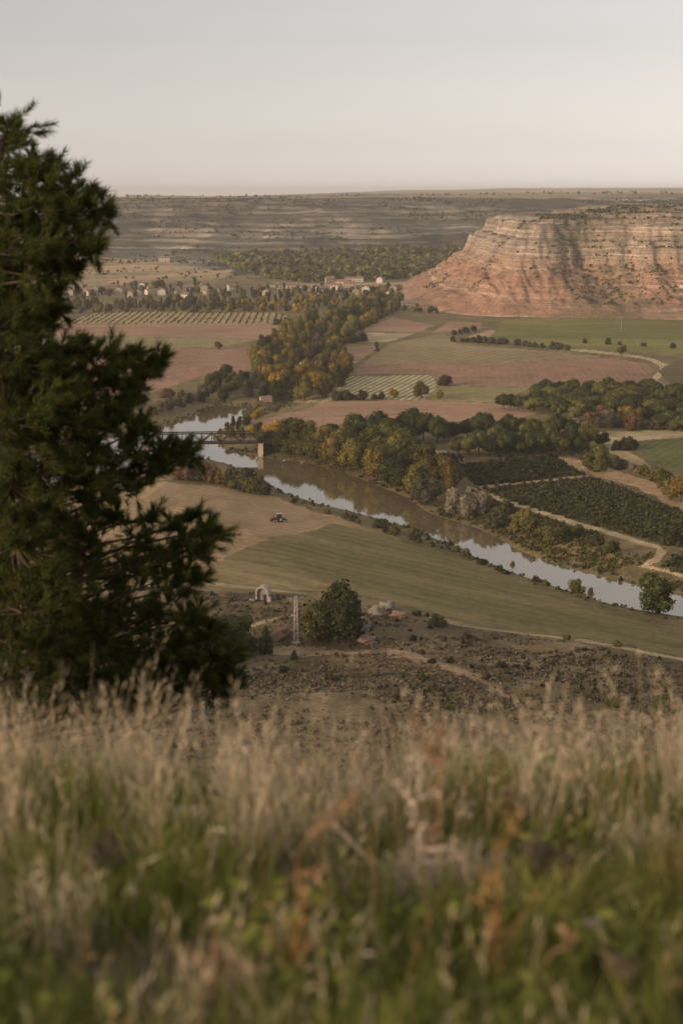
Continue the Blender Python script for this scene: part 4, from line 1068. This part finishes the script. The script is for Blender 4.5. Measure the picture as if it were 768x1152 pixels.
# ------------------------------------------------------------------ the near pine
def near_pine():
    q = np.random.RandomState(21)
    D = 14.0
    bx = -3.75; by = D; bz = float(GN(np.array([bx]), np.array([by]))[0])
    root = link('near_pine', None, None, (bx, by, bz)); tag(root, 'large dark pine close by filling the left border', 'pine tree')
    def w(u, v, dy=0.0):
        a, f, ww = ray(u, v); t = (D + dy) / f
        return np.array([a * t - bx, D + dy - by, CAMZ + ww * t - bz])
    tops = [(-20,-.2,250),( -20,.1,450)]
    T = [np.array([0,0,-.4]), w(-60, 690), w(-40, 560), w(-48, 420), w(-22, 300), w(-8, 200), w(10, 140)]
    Rr = [.2,.17,.14,.115,.085,.05,.015]
    mb = MB(); mb.tube(T, Rr, 12); mb.build('trunk', M['bark'], root, True)
    # branch ends: u, v, depth offset, brush radius
    ends = [(12,150,0,.32),(0,185,.2,.34),(30,190,-.2,.25),(50,195,.1,.22),(-20,230,.3,.5),(25,235,.2,.42),(56,230,-.2,.28),(82,215,.1,.2),(98,230,0,.18),(116,240,.1,.13),(70,262,.2,.36),(92,268,0,.22),(106,280,-.1,.12),
            (30,285,-.3,.45),(-15,300,.4,.6),(55,298,.1,.26),(78,300,.1,.15),(38,338,.2,.2),(58,326,-.1,.12),(2,345,.2,.36),(-20,380,-.5,.6),(16,368,-.3,.26),
            (20,405,-.6,.5),(58,420,-.3,.42),(95,418,-.1,.36),(84,396,0,.14),(122,405,.2,.26),(148,402,.1,.16),(132,430,-.2,.26),(160,425,0,.15),(178,408,.2,.10),(150,448,.1,.14),(110,455,-.3,.42),(132,470,-.2,.28),(158,482,0,.12),(60,470,-.6,.55),(10,470,-.9,.7),
            (192,508,.1,.18),(160,510,.1,.34),(212,512,0,.16),(120,515,-.3,.42),(70,530,-.5,.5),(182,526,-.1,.17),(15,545,-.8,.6),(150,545,.1,.2),(105,560,.1,.26),(60,580,-.3,.42),(20,610,-.7,.55),(130,585,.1,.14),
            (170,583,0,.13),(195,592,.1,.12),(215,582,.2,.10),(232,596,.1,.10),(245,601,.1,.09),(205,612,0,.14),(222,622,0,.14),(185,622,0,.14),(160,612,.1,.13),(232,612,0,.11),(208,640,.1,.17),(185,650,0,.2),(222,655,.1,.12),(150,640,0,.14),(100,615,0,.2),(125,655,.1,.2),
            (70,650,-.3,.38),(110,690,-.1,.34),(150,685,.1,.3),(185,690,.1,.26),(210,700,.1,.18),(30,690,-.7,.55),(70,720,-.4,.42),(120,730,-.2,.4),(165,725,0,.34),(200,735,.2,.26),(235,735,.3,.2),(225,765,.2,.24),(180,768,0,.34),(130,775,-.2,.36),(80,775,-.4,.4),(20,760,-.8,.5),(-30,640,0,.7),(-40,520,.3,.8),(-50,430,.2,.8),(-50,330,.2,.6),(-40,740,0,.7),
            (255,748,.5,.16),(248,770,.4,.18),(262,775,.4,.14),(238,712,.3,.16),(225,690,.3,.16),(258,735,.3,.14),(200,660,.2,.18),(62,345,0,.15),(40,366,.1,.26),(40,250,.5,.45),(5,315,.5,.42),(30,450,.4,.5),(90,500,.5,.45),(40,560,.5,.5),(30,660,.5,.5),(90,620,.4,.38),(130,700,.4,.4),(60,760,.4,.45),(160,745,.3,.36),(210,755,.3,.26),(110,770,.3,.36),(90,690,.5,.4),(120,560,.4,.3)]
    # limbs leave the trunk below each end
    Tz = np.array([p[2] for p in T]); Tx = np.array([p[0] for p in T]); Ty = np.array([p[1] for p in T])
    def on_trunk(z): return np.array([np.interp(z, Tz, Tx), np.interp(z, Tz, Ty), z])
    limbs = []; tips = []; dirs = []
    twigs = MB()
    for (u, v, dy, rad) in ends:
        thin = 1.0
        if 535 < v < 668 and u > 120: rad *= .85; thin = .6
        elif u < 90: rad *= 1.0; thin = .95
        if 130 < u < 230 and 400 < v < 535: rad *= .82
        elif u > 90: rad *= .86; thin = .66
        if v > 735 and u > 100: thin = .9
        e = w(u, v, dy); dist = math.hypot(e[0] - np.interp(e[2], Tz, Tx), e[1])
        s = on_trunk(max(.4, e[2] - .05 - q.uniform(-.08, .42) * dist))
        mid = s * .45 + e * .55 + np.array([q.normal() * .06, q.normal() * .06, -.05 - .04 * dist])
        r0 = .012 + .009 * dist
        pts = [s, s * .75 + mid * .25 + q.normal(size=3) * .02, mid, mid * .4 + e * .6 + q.normal(size=3) * .02, e]
        m2 = MB(); m2.tube(pts, [r0, r0 * .8, r0 * .6, r0 * .4, .006], 6); limbs.append((dist, m2))
        vol = rad ** 2
        n = int((50 + 640 * vol) * thin)
        d = q.normal(size=(n, 3)); d /= np.linalg.norm(d, axis=1)[:, None]
        rr = rad * q.rand(n) ** .45
        # clumps inside the brush so gaps stay between shoots
        nc = max(5, int(n / 5)); cc = q.normal(size=(nc, 3)); cc /= np.linalg.norm(cc, axis=1)[:, None]; cc *= (rad * q.rand(nc) ** .4)[:, None]; cc[:, 2] *= .75
        pick = q.randint(nc, size=n)
        pos = e + cc[pick] * .92 + d * (rad * .14 + .03) * q.rand(n)[:, None]
        out = cc[pick] / (rad + 1e-6) + np.array([e[0] * .15 + .1, 0, .55]) + q.normal(size=(n, 3)) * .45
        out /= np.linalg.norm(out, axis=1)[:, None]
        m_ = int((12 + 36 * dist * rad) * thin); tt = q.rand(m_, 1) ** .7
        al = mid + (e - mid) * tt + q.normal(size=(m_, 3)) * (.06 + .12 * rad)
        pos = np.concatenate([pos, al]); o2 = np.array([.1, 0, .6]) + q.normal(size=(m_, 3)) * .5; out = np.concatenate([out, o2 / np.linalg.norm(o2, axis=1)[:, None]])
        ns_ = int(5 + 22 * rad); sd_ = q.normal(size=(ns_, 3)) + np.array([.35, 0, .55]); sd_ /= np.linalg.norm(sd_, axis=1)[:, None]
        base_ = e + sd_ * rad * (.72 + .2 * q.rand(ns_, 1)); sl_ = .04 + .09 * q.rand(ns_, 1)
        for tt_ in (.25, .6, 1.0):
            pos = np.concatenate([pos, base_ + sd_ * sl_ * tt_]); out = np.concatenate([out, sd_])
        tips.append(pos); dirs.append(out)
        for j in range(nc):
            a = e - (e - mid) * q.rand() * .25
            twigs.tube([a, a * .5 + (e + cc[j]) * .5 - np.array([0,0,.03]), e + cc[j]], [.008, .006, .004], 3, False)
    for dist, m2 in sorted(limbs, key=lambda t: -t[0])[:40]: m2.build('limb', M['bark'], root, True)
    rest = MB()
    for dist, m2 in sorted(limbs, key=lambda t: -t[0])[40:]: rest.add(m2.V, m2.F)
    rest.add(twigs.V, twigs.F); rest.build('twigs', M['bark'], root)
    S = np.concatenate(tips); U = np.concatenate(dirs); n = len(S)
    K = 26
    a = np.cross(U, q.normal(size=(n, 3))); a /= np.linalg.norm(a, axis=1)[:, None]; b = np.cross(U, a)
    th = q.rand(n, K) * 2 * math.pi; sp = .45 + .35 * q.rand(n, K)
    t0 = q.rand(n, K) * .085
    o = S[:, None] + U[:, None] * (t0[..., None] - .05)
    dr = U[:, None] * np.cos(sp)[..., None] + (a[:, None] * np.cos(th)[..., None] + b[:, None] * np.sin(th)[..., None]) * np.sin(sp)[..., None]
    L = .07 + .045 * q.rand(n, K, 1)
    side = np.cross(dr, q.normal(size=dr.shape)); side /= np.linalg.norm(side, axis=2)[..., None]
    wd = .0034
    A = o - side * wd; B = o + side * wd; C = o + dr * L
    V = np.stack([A, B, C], 2).reshape(-1, 3)
    F = np.arange(len(V)).reshape(-1, 3)
    print('needles', len(F))
    nd = leafy('near_pine_needles', [(.025,.029,.008),(.062,.073,.017),(.155,.165,.038)], .4, .8, 0)
    link('crown', mesh_from('crown', V, F, nd), root)
near_pine()

# ------------------------------------------------------------------ grass on the hilltop
def blades(pos, h, w, lean, curve, q, seg=3):
    n = len(pos)
    az = q.rand(n) * 2 * math.pi
    ld = np.stack([np.cos(az), np.sin(az), np.zeros(n)], 1)
    sz = q.rand(n) * math.pi; sd = np.stack([np.cos(sz), np.sin(sz), np.zeros(n)], 1)
    V = []
    for k in range(seg + 1):
        t = k / seg
        c = pos + ld * (h * (lean * t + curve * t * t))[:, None] + np.array([0, 0, 1.0]) * (h * (t - .25 * curve * t * t))[:, None]
        ww = (w * (1 - t * .9))[:, None] * .5
        V.append(c - sd * ww); V.append(c + sd * ww)
    V = np.stack(V, 1); m = 2 * (seg + 1)
    base = (np.arange(n) * m)[:, None]
    F = np.concatenate([base + np.array([[2*k, 2*k+1, 2*k+3, 2*k+2]]) for k in range(seg)], 1).reshape(-1, 4)
    tip = (V[:, -1] + V[:, -2]) / 2; tdir = tip - (V[:, -3] + V[:, -4]) / 2
    return V.reshape(-1, 3), F, tip, tdir / (np.linalg.norm(tdir, axis=1)[:, None] + 1e-9)
def gpos(n, y0, y1, q, power=1.0, wid=.42):
    y = y0 + (y1 - y0) * q.rand(n) ** power
    x = (q.rand(n) * 2 - 1) * (y * wid + .6)
    return x, y
# spots where a stone or a cushion shrub keeps the grass low around it and on the camera side
CLEAR = []
def turf(u, v):
    a, f, w_ = ray(u, v); t = np.linspace(1.2, 12, 3000) / f
    z = CAMZ + w_ * t; h = GN(a * t, f * t); i = int(np.argmax(z < h))
    return float(a * t[i]), float(f * t[i]), float(h[i])
for u, v, r in [(112,985,.09),(612,985,.09),(560,930,.07),(285,925,.07),(210,926,.12),(667,1050,.06),(700,1098,.07),(98,985,.05),(148,1010,.05)]:
    X_, Y_, _ = turf(u, v); CLEAR.append((X_, Y_, r))
def cleared(x, y):
    o = np.zeros(len(x), bool)
    for a, b, r in CLEAR:
        dy_ = y - b; o |= ((x - a * np.clip(y / b, .5, 1)) ** 2 + np.where(dy_ < 0, dy_ / 4.5, dy_) ** 2) < r * r
    return o
q = np.random.RandomState(5)
M['greengrass'] = leafy('green_grass', [(.045,.052,.012),(.11,.125,.024),(.19,.195,.045),(.30,.26,.09)], .3, 1.2, 0)
M['drygrass'] = leafy('dry_grass', [(.20,.15,.08),(.38,.295,.185),(.55,.45,.315),(.66,.57,.43)], .3, 1.5, 0)
M['ochregrass'] = leafy('ochre_grass', [(.16,.09,.035),(.30,.18,.07),(.42,.28,.12)], .3, 2, 0)
x, y = gpos(130000, 1.4, 8.0, q, .9)
k = N1.fbm(x * 1.1, y * 1.1, 3) + .25 * (4.2 - y) / 2 > q.rand(len(x)) * .7 - .45
x, y = x[k], y[k]
c_ = cleared(x, y)
h = (.06 + .14 * q.rand(len(x))) * (1 + .5 * N2.fbm(x * 2, y * 2, 2) + .5 * sstep(3.6, 5, y)) * np.where(c_, .3, 1)
V, F, _, _ = blades(np.stack([x, y, GN(x, y) - .01], 1), h, .005 + .006 * q.rand(len(x)), .5 * q.rand(len(x)), .5 * q.rand(len(x)), q)
tag(link('green_grass', mesh_from('green_grass', V, F, M['greengrass'])), 'short lush green grass covering the hilltop', 'grass', kind='stuff')
def dry(name, n, y0, y1, hmin, hmax, mat, label, seed, thr, headp=.6, power=1.0, fine=1.0, tus=.6):
    q = np.random.RandomState(seed)
    x, y = gpos(n, y0, y1, q, power)
    # half of the stalks stand in tussocks
    nt_ = max(8, n // 60); tx, ty = gpos(nt_, y0, y1, q, power); pk = q.randint(nt_, size=n); half = q.rand(n) < tus
    x = np.where(half, tx[pk] + q.normal(size=n) * .05, x); y = np.where(half, ty[pk] + q.normal(size=n) * .05, y)
    k = N3.fbm(x * 1.7 + seed, y * 1.7, 3) > thr + (q.rand(n) - .5) * .5
    k &= ~cleared(x, y)
    x, y = x[k], y[k]; n = len(x)
    hv = (N1.fbm(x * 2.2 + 9, y * 2.2, 3) * .55 + .5)
    h = hmin + (hmax - hmin) * np.clip(hv * .8 + q.normal(size=n) * .22 + .1, 0, 1.15)
    pos = np.stack([x, y, GN(x, y) - .01], 1)
    V, F, tip, td = blades(pos, h, (.0022 + .0022 * q.rand(n)) * fine, .22 * q.rand(n) * (1 + 1.6 * (q.rand(n) < .12)), .22 * q.rand(n), q, 4)
    hd = np.where(q.rand(n) < headp)[0]; VV = [V]; FF = [F]; base = len(V)
    # feathery heads: several slender bracts around the tip
    for j in range(6):
        c = tip[hd] - td[hd] * (.015 + .022 * j)
        d = td[hd] + q.normal(size=(len(hd), 3)) * .38; d /= np.linalg.norm(d, axis=1)[:, None]
        s = np.cross(d, q.normal(size=d.shape)); s /= np.linalg.norm(s, axis=1)[:, None]
        L = .028 + .026 * q.rand(len(hd), 1); W = .0021
        vv = np.stack([c, c + d * L * .5 - s * W, c + d * L, c + d * L * .5 + s * W], 1).reshape(-1, 3)
        VV.append(vv); FF.append(np.arange(len(vv)).reshape(-1, 4) + base); base += len(vv)
    tag(link(name, mesh_from(name, np.concatenate(VV), np.concatenate(FF), mat)), label, 'grass', kind='stuff')
dry('dry_grass', 7600, 3.7, 7.0, .05, .58, M['drygrass'], 'tall blond dry grass along the brow of the hill', 31, -.5, tus=.7)
dry('sparse_dry_grass', 3200, 1.7, 4.3, .05, .26, M['drygrass'], 'pale dry stalks scattered through the green grass', 32, -.1, .4, fine=.75)
dry('ochre_grass', 800, 1.4, 5.5, .08, .36, M['ochregrass'], 'rusty ochre stalks scattered through the grass', 33, .1, .7, fine=1.4)
# low broad leaved weeds
q = np.random.RandomState(6)
x, y = gpos(15000, 1.4, 5.0, q)
k = N2.fbm(x * 1.5, y * 1.5, 3) > 0.02; x, y = x[k], y[k]; n = len(x)
C = np.stack([x, y, GN(x, y) + .02 + .09 * q.rand(n)], 1); Nn = q.normal(size=(n, 3)) * .6 + np.array([0, 0, 1.0]); Nn /= np.linalg.norm(Nn, axis=1)[:, None]
L = .012 + .02 * q.rand(n); V, F = quads(C, Nn, L, L * .6, q)
tag(link('leafy_weeds', mesh_from('leafy_weeds', V, F, M['greengrass'])), 'patches of small leafy weeds in the near grass', 'weeds', kind='stuff')

# near plants and stones, found by where they stand on the turf
def turf(u, v):
    a, f, w_ = ray(u, v); t = np.linspace(1.2, 12, 3000) / f
    z = CAMZ + w_ * t; h = GN(a * t, f * t); i = int(np.argmax(z < h)); 
    return float(a * t[i]), float(f * t[i]), float(h[i])
M['twig'] = leafy('dry_twig', [(.09,.06,.052),(.18,.125,.105),(.28,.21,.18)], 0, 2, 0)
M['rust'] = leafy('rust_stalk', [(.13,.075,.04),(.23,.14,.075),(.34,.235,.14)], .1, 3, 0)
M['paletwig'] = leafy('pale_stalk', [(.26,.20,.15),(.38,.31,.24),(.48,.40,.31)], .1, 3, 0)
def cushion(u, v, r, hgt, label, mat, seed, n=900):
    x, y, z = turf(u, v); q = np.random.RandomState(seed)
    a = q.rand(n) * 6.283; rr = r * .25 * np.sqrt(q.rand(n))
    pos = np.stack([np.cos(a) * rr, np.sin(a) * rr, np.zeros(n) - .02], 1)
    el = q.rand(n) ** .6 * 1.45
    V = []; d = np.stack([np.cos(a) * np.sin(el), np.sin(a) * np.sin(el), np.cos(el)], 1)
    L = (r + (hgt - r) * np.cos(el)) * (.6 + .5 * q.rand(n))
    s = np.cross(d, q.normal(size=(n, 3))); s /= np.linalg.norm(s, axis=1)[:, None]
    j = q.normal(size=(n, 3)) * .02
    m = pos + d * (L * .5)[:, None] + j; e = pos + d * L[:, None]
    w = .0022
    VV = np.stack([pos - s * w, pos + s * w, m + s * w, m - s * w, m - s * w, m + s * w, e + s * w * .5, e - s * w * .5], 1).reshape(-1, 3)
    F = np.arange(len(VV)).reshape(-1, 4)
    o = link('dry_shrub', mesh_from('dry_shrub', VV, F, M[mat]), None, (x, y, z)); tag(o, label, 'shrub', 'withered cushion shrubs in the grass')
cushion(112, 985, .17, .15, 'purplish withered cushion shrub in the left part of the grass', 'twig', 1, 600)
cushion(612, 985, .16, .12, 'dark withered cushion shrub in the right part of the grass', 'twig', 2, 550)
cushion(560, 930, .2, .17, 'brown cushion shrub between the blond tufts above the dark one', 'twig', 3, 500)
cushion(285, 925, .16, .14, 'small brown cushion shrub right of the pale stone', 'twig', 4, 450)
cushion(20, 935, .16, .14, 'brown cushion shrub at the left edge of the grass', 'twig', 5, 800)
cushion(745, 985, .2, .16, 'greyish cushion shrub at the right edge of the grass', 'paletwig', 6, 800)
cushion(500, 1010, .2, .16, 'greyish tangled cushion shrub beside the forked stalk', 'paletwig', 7, 700)
def stalk(u, v, px, mat, label, seed, r=.006, side=5, tuft=True, name='dry_stalk', buds=0):
    """a withered weed: main stem through picture-measured heights, side sprays"""
    x, y, z = turf(u, v); q = np.random.RandomState(seed)
    pts = [np.array([0, 0, -.02])]
    f0 = y * CP - (z - CAMZ) * SP
    for (du, dv) in px: pts.append(np.array([du / FPX * f0, q.normal() * .015, -dv / FPX * f0]))
    root = link(name, None, None, (x, y, z)); tag(root, label, 'weed', 'withered weeds in the grass')
    n = len(pts); mb = MB(); mb.tube(pts, list(np.linspace(r, r * .5, n)), 6); mb.build('stem', M[mat], root, True)
    for k in range(side):
        i = q.randint(1, n); a = pts[i-1] + (pts[i] - pts[i-1]) * q.rand()
        d = pts[-1] - pts[-2]; d = d / np.linalg.norm(d) + q.normal(size=3) * .55; d /= np.linalg.norm(d)
        L = .05 + .07 * q.rand(); mb = MB(); mb.tube([a, a + d * L * .5, a + d * L + np.array([0,0,.02])], [r*.5, r*.4, r*.25], 4)
        m = 14; c = a + d * L * (.2 + .9 * q.rand(m, 1)) + q.normal(size=(m, 3)) * .007
        nn = q.normal(size=(m, 3)); nn /= np.linalg.norm(nn, axis=1)[:, None]
        if tuft:
            V, F = quads(c, nn, .007 + .006 * q.rand(m), .004 + .003 * q.rand(m), q); mb.add(V, F.tolist())
        mb.build('spray', M[mat], root)
stalk(332, 1050, [(2,-50),(4,-95),(22,-125),(52,-155)], 'rust', 'rust coloured bent weed in the middle of the grass', 3, .005, 9)
stalk(470, 1010, [(2,-60),(-4,-110),(4,-170)], 'paletwig', 'pale forked dry weed with reddish upper sprays', 4, .007, 10)
stalk(478, 1000, [(12,-60),(16,-120),(12,-170)], 'rust', 'reddish brown dry weed behind the pale forked one', 5, .005, 12)
stalk(440, 990, [(-30,-30),(-60,-62)], 'paletwig', 'pale twig leaning left beside the forked weed', 6, .005, 3)
stalk(52, 985, [(2,-30),(-2,-62)], 'paletwig', 'short pale upright stalk at the far left of the grass', 7, .006, 2)
stalk(590, 1148, [(10,-40),(30,-80),(45,-100)], 'rust', 'orange bent stalk at the bottom of the grass', 8, .005, 5)
stalk(565, 1120, [(-8,-60),(-6,-130),(-14,-190)], 'ochregrass', 'tall ochre stalk rising from the bottom of the grass', 9, .005, 10)
stalk(235, 1145, [(10,-40),(20,-70)], 'rust', 'short orange stalk at the bottom in the left half', 10, .005, 6)
stalk(530, 960, [(2,-30),(-6,-60)], 'paletwig', 'short pale stalk with a blunt head beside the dark cushion', 11, .006, 3)
stalk(440, 880, [(-2,-60),(2,-120),(0,-180)], 'ochregrass', 'tall golden weed standing above the brow near the middle', 12, .004, 16)
stalk(408, 890, [(0,-70),(-4,-150)], 'ochregrass', 'golden weed left of the tallest one on the brow', 13, .004, 10)
stalk(628, 895, [(-2,-60),(3,-125)], 'drygrass', 'slim blond plume left of the plume between the two others', 21, .004, 8)
stalk(700, 892, [(1,-55),(-3,-118)], 'drygrass', 'blond plume just left of the far right one', 22, .004, 8)
stalk(545, 895, [(0,-50),(-4,-105)], 'drygrass', 'short blond plume left of the one right of the middle', 23, .004, 7)
stalk(585, 890, [(0,-60),(4,-120)], 'drygrass', 'blond plume standing above the brow right of the middle', 14, .004, 9)
stalk(745, 890, [(-2,-60),(4,-125)], 'drygrass', 'blond plume standing above the brow at the far right', 15, .004, 9)
stalk(652, 885, [(0,-50),(2,-100)], 'drygrass', 'blond plume between the two others on the right brow', 16, .004, 7)
stalk(332, 1120, [(0,-40),(4,-90)], 'ochregrass', 'ochre weed just below the rust coloured bent one', 17, .005, 8)
# mullein with a yellow flower
x, y, z = turf(166, 868); f0 = y * CP - (z - CAMZ) * SP; k = 1 / FPX * f0
root = link('mullein', None, None, (x, y, z)); tag(root, 'tall blurred stalk with one yellow flower before the near pine', 'flower')
mb = MB(); mb.tube([(0,0,-.02),(.004,0,60*k),(-.002,0,130*k),(.004,0,205*k),(.002,0,235*k)], [.006,.005,.005,.004,.002], 6); mb.build('stem', M['ochregrass'], root)
yl = leafy('mullein_petals', [(.35,.22,.02),(.5,.34,.03)], .2, 5, 0)
q = np.random.RandomState(3); c = q.normal(size=(60, 3)) * .013 + np.array([.003, 0, 182 * k]); nn = q.normal(size=(60, 3)); nn /= np.linalg.norm(nn, axis=1)[:, None]
V, F = quads(c, nn, .010, .008, q); link('flower_head', mesh_from('flower_head', V, F, yl), root)
c = q.normal(size=(160, 3)) * np.array([.008,.008,.09]) + np.array([.0, 0, 130 * k]); nn = q.normal(size=(160, 3)); nn /= np.linalg.norm(nn, axis=1)[:, None]
V, F = quads(c, nn, .010, .005, q); link('leaves', mesh_from('leaves', V, F, M['greengrass']), root)
for k, (u, v, s, mt, lab) in enumerate([(199,926,.046,'stone','pale rounded stone in the grass on the left'),(222,926,.046,'stone','second pale stone touching the rounded one'),(667,1050,.026,'stone','small pinkish stone in the grass lower right'),(700,1098,.035,'pinkrock','flat reddish stone near the lower right corner'),(98,985,.02,'stone','tiny white stone under the purplish shrub'),(148,1010,.02,'stone','tiny white stone right of the purplish shrub'),(290,1100,.018,'pinkrock','tiny reddish stone low in the grass')]):
    x, y, z = turf(u, v); rock('stone', (x, y, z + s * .5), (s * 1.15, s, s * .8), M[mt], lab, k + 20, 'stones in the grass')

label_all()

# ------------------------------------------------------------------ light, air, camera
SUN_EL, SUN_AZ = R(13), math.atan2(-.86, -.5)      # azimuth from +Y, clockwise
sdir = np.array([math.sin(SUN_AZ) * math.cos(SUN_EL), math.cos(SUN_AZ) * math.cos(SUN_EL), math.sin(SUN_EL)])
w = bpy.data.worlds.new('World'); scene.world = w; w.use_nodes = True
nt = w.node_tree; bg = nt.nodes['Background']
sky = nt.nodes.new('ShaderNodeTexSky'); sky.sky_type = 'NISHITA'; sky.sun_disc = False
sky.sun_elevation = SUN_EL; sky.sun_rotation = SUN_AZ; sky.altitude = 800; sky.dust_density = .4; sky.air_density = 1.0; sky.ozone_density = 1.0
hs_ = nt.nodes.new('ShaderNodeHueSaturation'); hs_.inputs['Saturation'].default_value = .3
nt.links.new(sky.outputs[0], hs_.inputs['Color'])
mx = nt.nodes.new('ShaderNodeMix'); mx.data_type = 'RGBA'; mx.blend_type = 'MULTIPLY'; mx.inputs[0].default_value = 1
nt.links.new(hs_.outputs[0], mx.inputs[6]); mx.inputs[7].default_value = (1.0, .93, .88, 1)
# unseen upper sky made brighter and warmer to add light on the ground
tcg = nt.nodes.new('ShaderNodeTexCoord'); sp_ = nt.nodes.new('ShaderNodeSeparateXYZ'); nt.links.new(tcg.outputs['Generated'], sp_.inputs[0])
upper_boost = nt.nodes.new('ShaderNodeMapRange'); nt.links.new(sp_.outputs[2], upper_boost.inputs[0])
upper_boost.inputs[1].default_value = .12; upper_boost.inputs[2].default_value = .6; upper_boost.inputs[3].default_value = 1.0; upper_boost.inputs[4].default_value = 3.0
hzn = nt.nodes.new('ShaderNodeMapRange'); nt.links.new(sp_.outputs[2], hzn.inputs[0])
hzn.inputs[1].default_value = 0.0; hzn.inputs[2].default_value = .14; hzn.inputs[3].default_value = 0; hzn.inputs[4].default_value = 1
tint = ramp(nt, sp_.outputs[2], [(.012, (.93,.876,.917)), (.06, (1.07,.945,.925)), (.125, (1.15,1.03,.985)), (.3, (1.12,1.0,.93))])
up_ = nt.nodes.new('ShaderNodeMapRange'); nt.links.new(sp_.outputs[2], up_.inputs[0]); up_.inputs[1].default_value = .12; up_.inputs[2].default_value = .45
tint = mixc(nt, up_.outputs[0], tint, (1.0, .88, .72))
nt.links.new(tint, mx.inputs[7])
bg.inputs[1].default_value = .05
mpn = nt.nodes.new('ShaderNodeMapping'); nt.links.new(tcg.outputs['Generated'], mpn.inputs[0]); mpn.inputs['Scale'].default_value = (1, 1, 7)
cln = noise(nt, mpn.outputs[0], 2.2, 4, .5)
vs = math_(nt, 'MULTIPLY', upper_boost.outputs[0], math_(nt, 'MULTIPLY_ADD', cln, .012, .0525))
nt.links.new(vs, bg.inputs[1])
nt.links.new(mx.outputs[2], bg.inputs[0])
sl = bpy.data.lights.new('sun', 'SUN'); sl.energy = 2.5; sl.angle = R(18); sl.color = (1, .74, .52)
so = bpy.data.objects.new('sun', sl); COL.objects.link(so)
from mathutils import Vector
so.rotation_euler = Vector(sdir).to_track_quat('Z', 'Y').to_euler()

hz = bpy.data.materials.new('haze_air'); hz.use_nodes = True
n2 = hz.node_tree; n2.nodes.remove(n2.nodes['Principled BSDF'])
pv = n2.nodes.new('ShaderNodeVolumePrincipled'); pv.inputs['Color'].default_value = (.82,.77,.74,1); pv.inputs['Density'].default_value = .000092
pv.inputs['Anisotropy'].default_value = .2
n2.links.new(pv.outputs[0], n2.nodes['Material Output'].inputs['Volume'])
mb = MB(); mb.box((0, 6000, 62), (40000, 14200, 134)); o = mb.build('haze', hz); tag(o, 'thin evening haze filling the valley', 'haze', kind='stuff')

cd = bpy.data.cameras.new('camera'); cam = bpy.data.objects.new('camera', cd); COL.objects.link(cam); scene.camera = cam
cam.location = (0, 0, CAMZ); cam.rotation_euler = (R(90) - PITCH, 0, 0)
cd.sensor_fit = 'VERTICAL'; cd.sensor_height = 36; cd.lens = 36 * FPX / 1152; cd.clip_end = 40000; cd.clip_start = .05
cd.dof.use_dof = True; cd.dof.focus_distance = 500; cd.dof.aperture_fstop = 2.3
scene.view_settings.view_transform = 'Standard'; scene.view_settings.look = 'None'; scene.view_settings.gamma = 1
scene.view_settings.exposure = 1.07
c = scene.cycles if hasattr(scene, 'cycles') else None
if c:
    c.use_denoising = True
    try: c.denoiser = 'OPENIMAGEDENOISE'
    except Exception: pass
    c.max_bounces = 5; c.diffuse_bounces = 3; c.glossy_bounces = 2; c.transmission_bounces = 3; c.volume_bounces = 0; c.transparent_max_bounces = 4
    c.volume_step_rate = 20
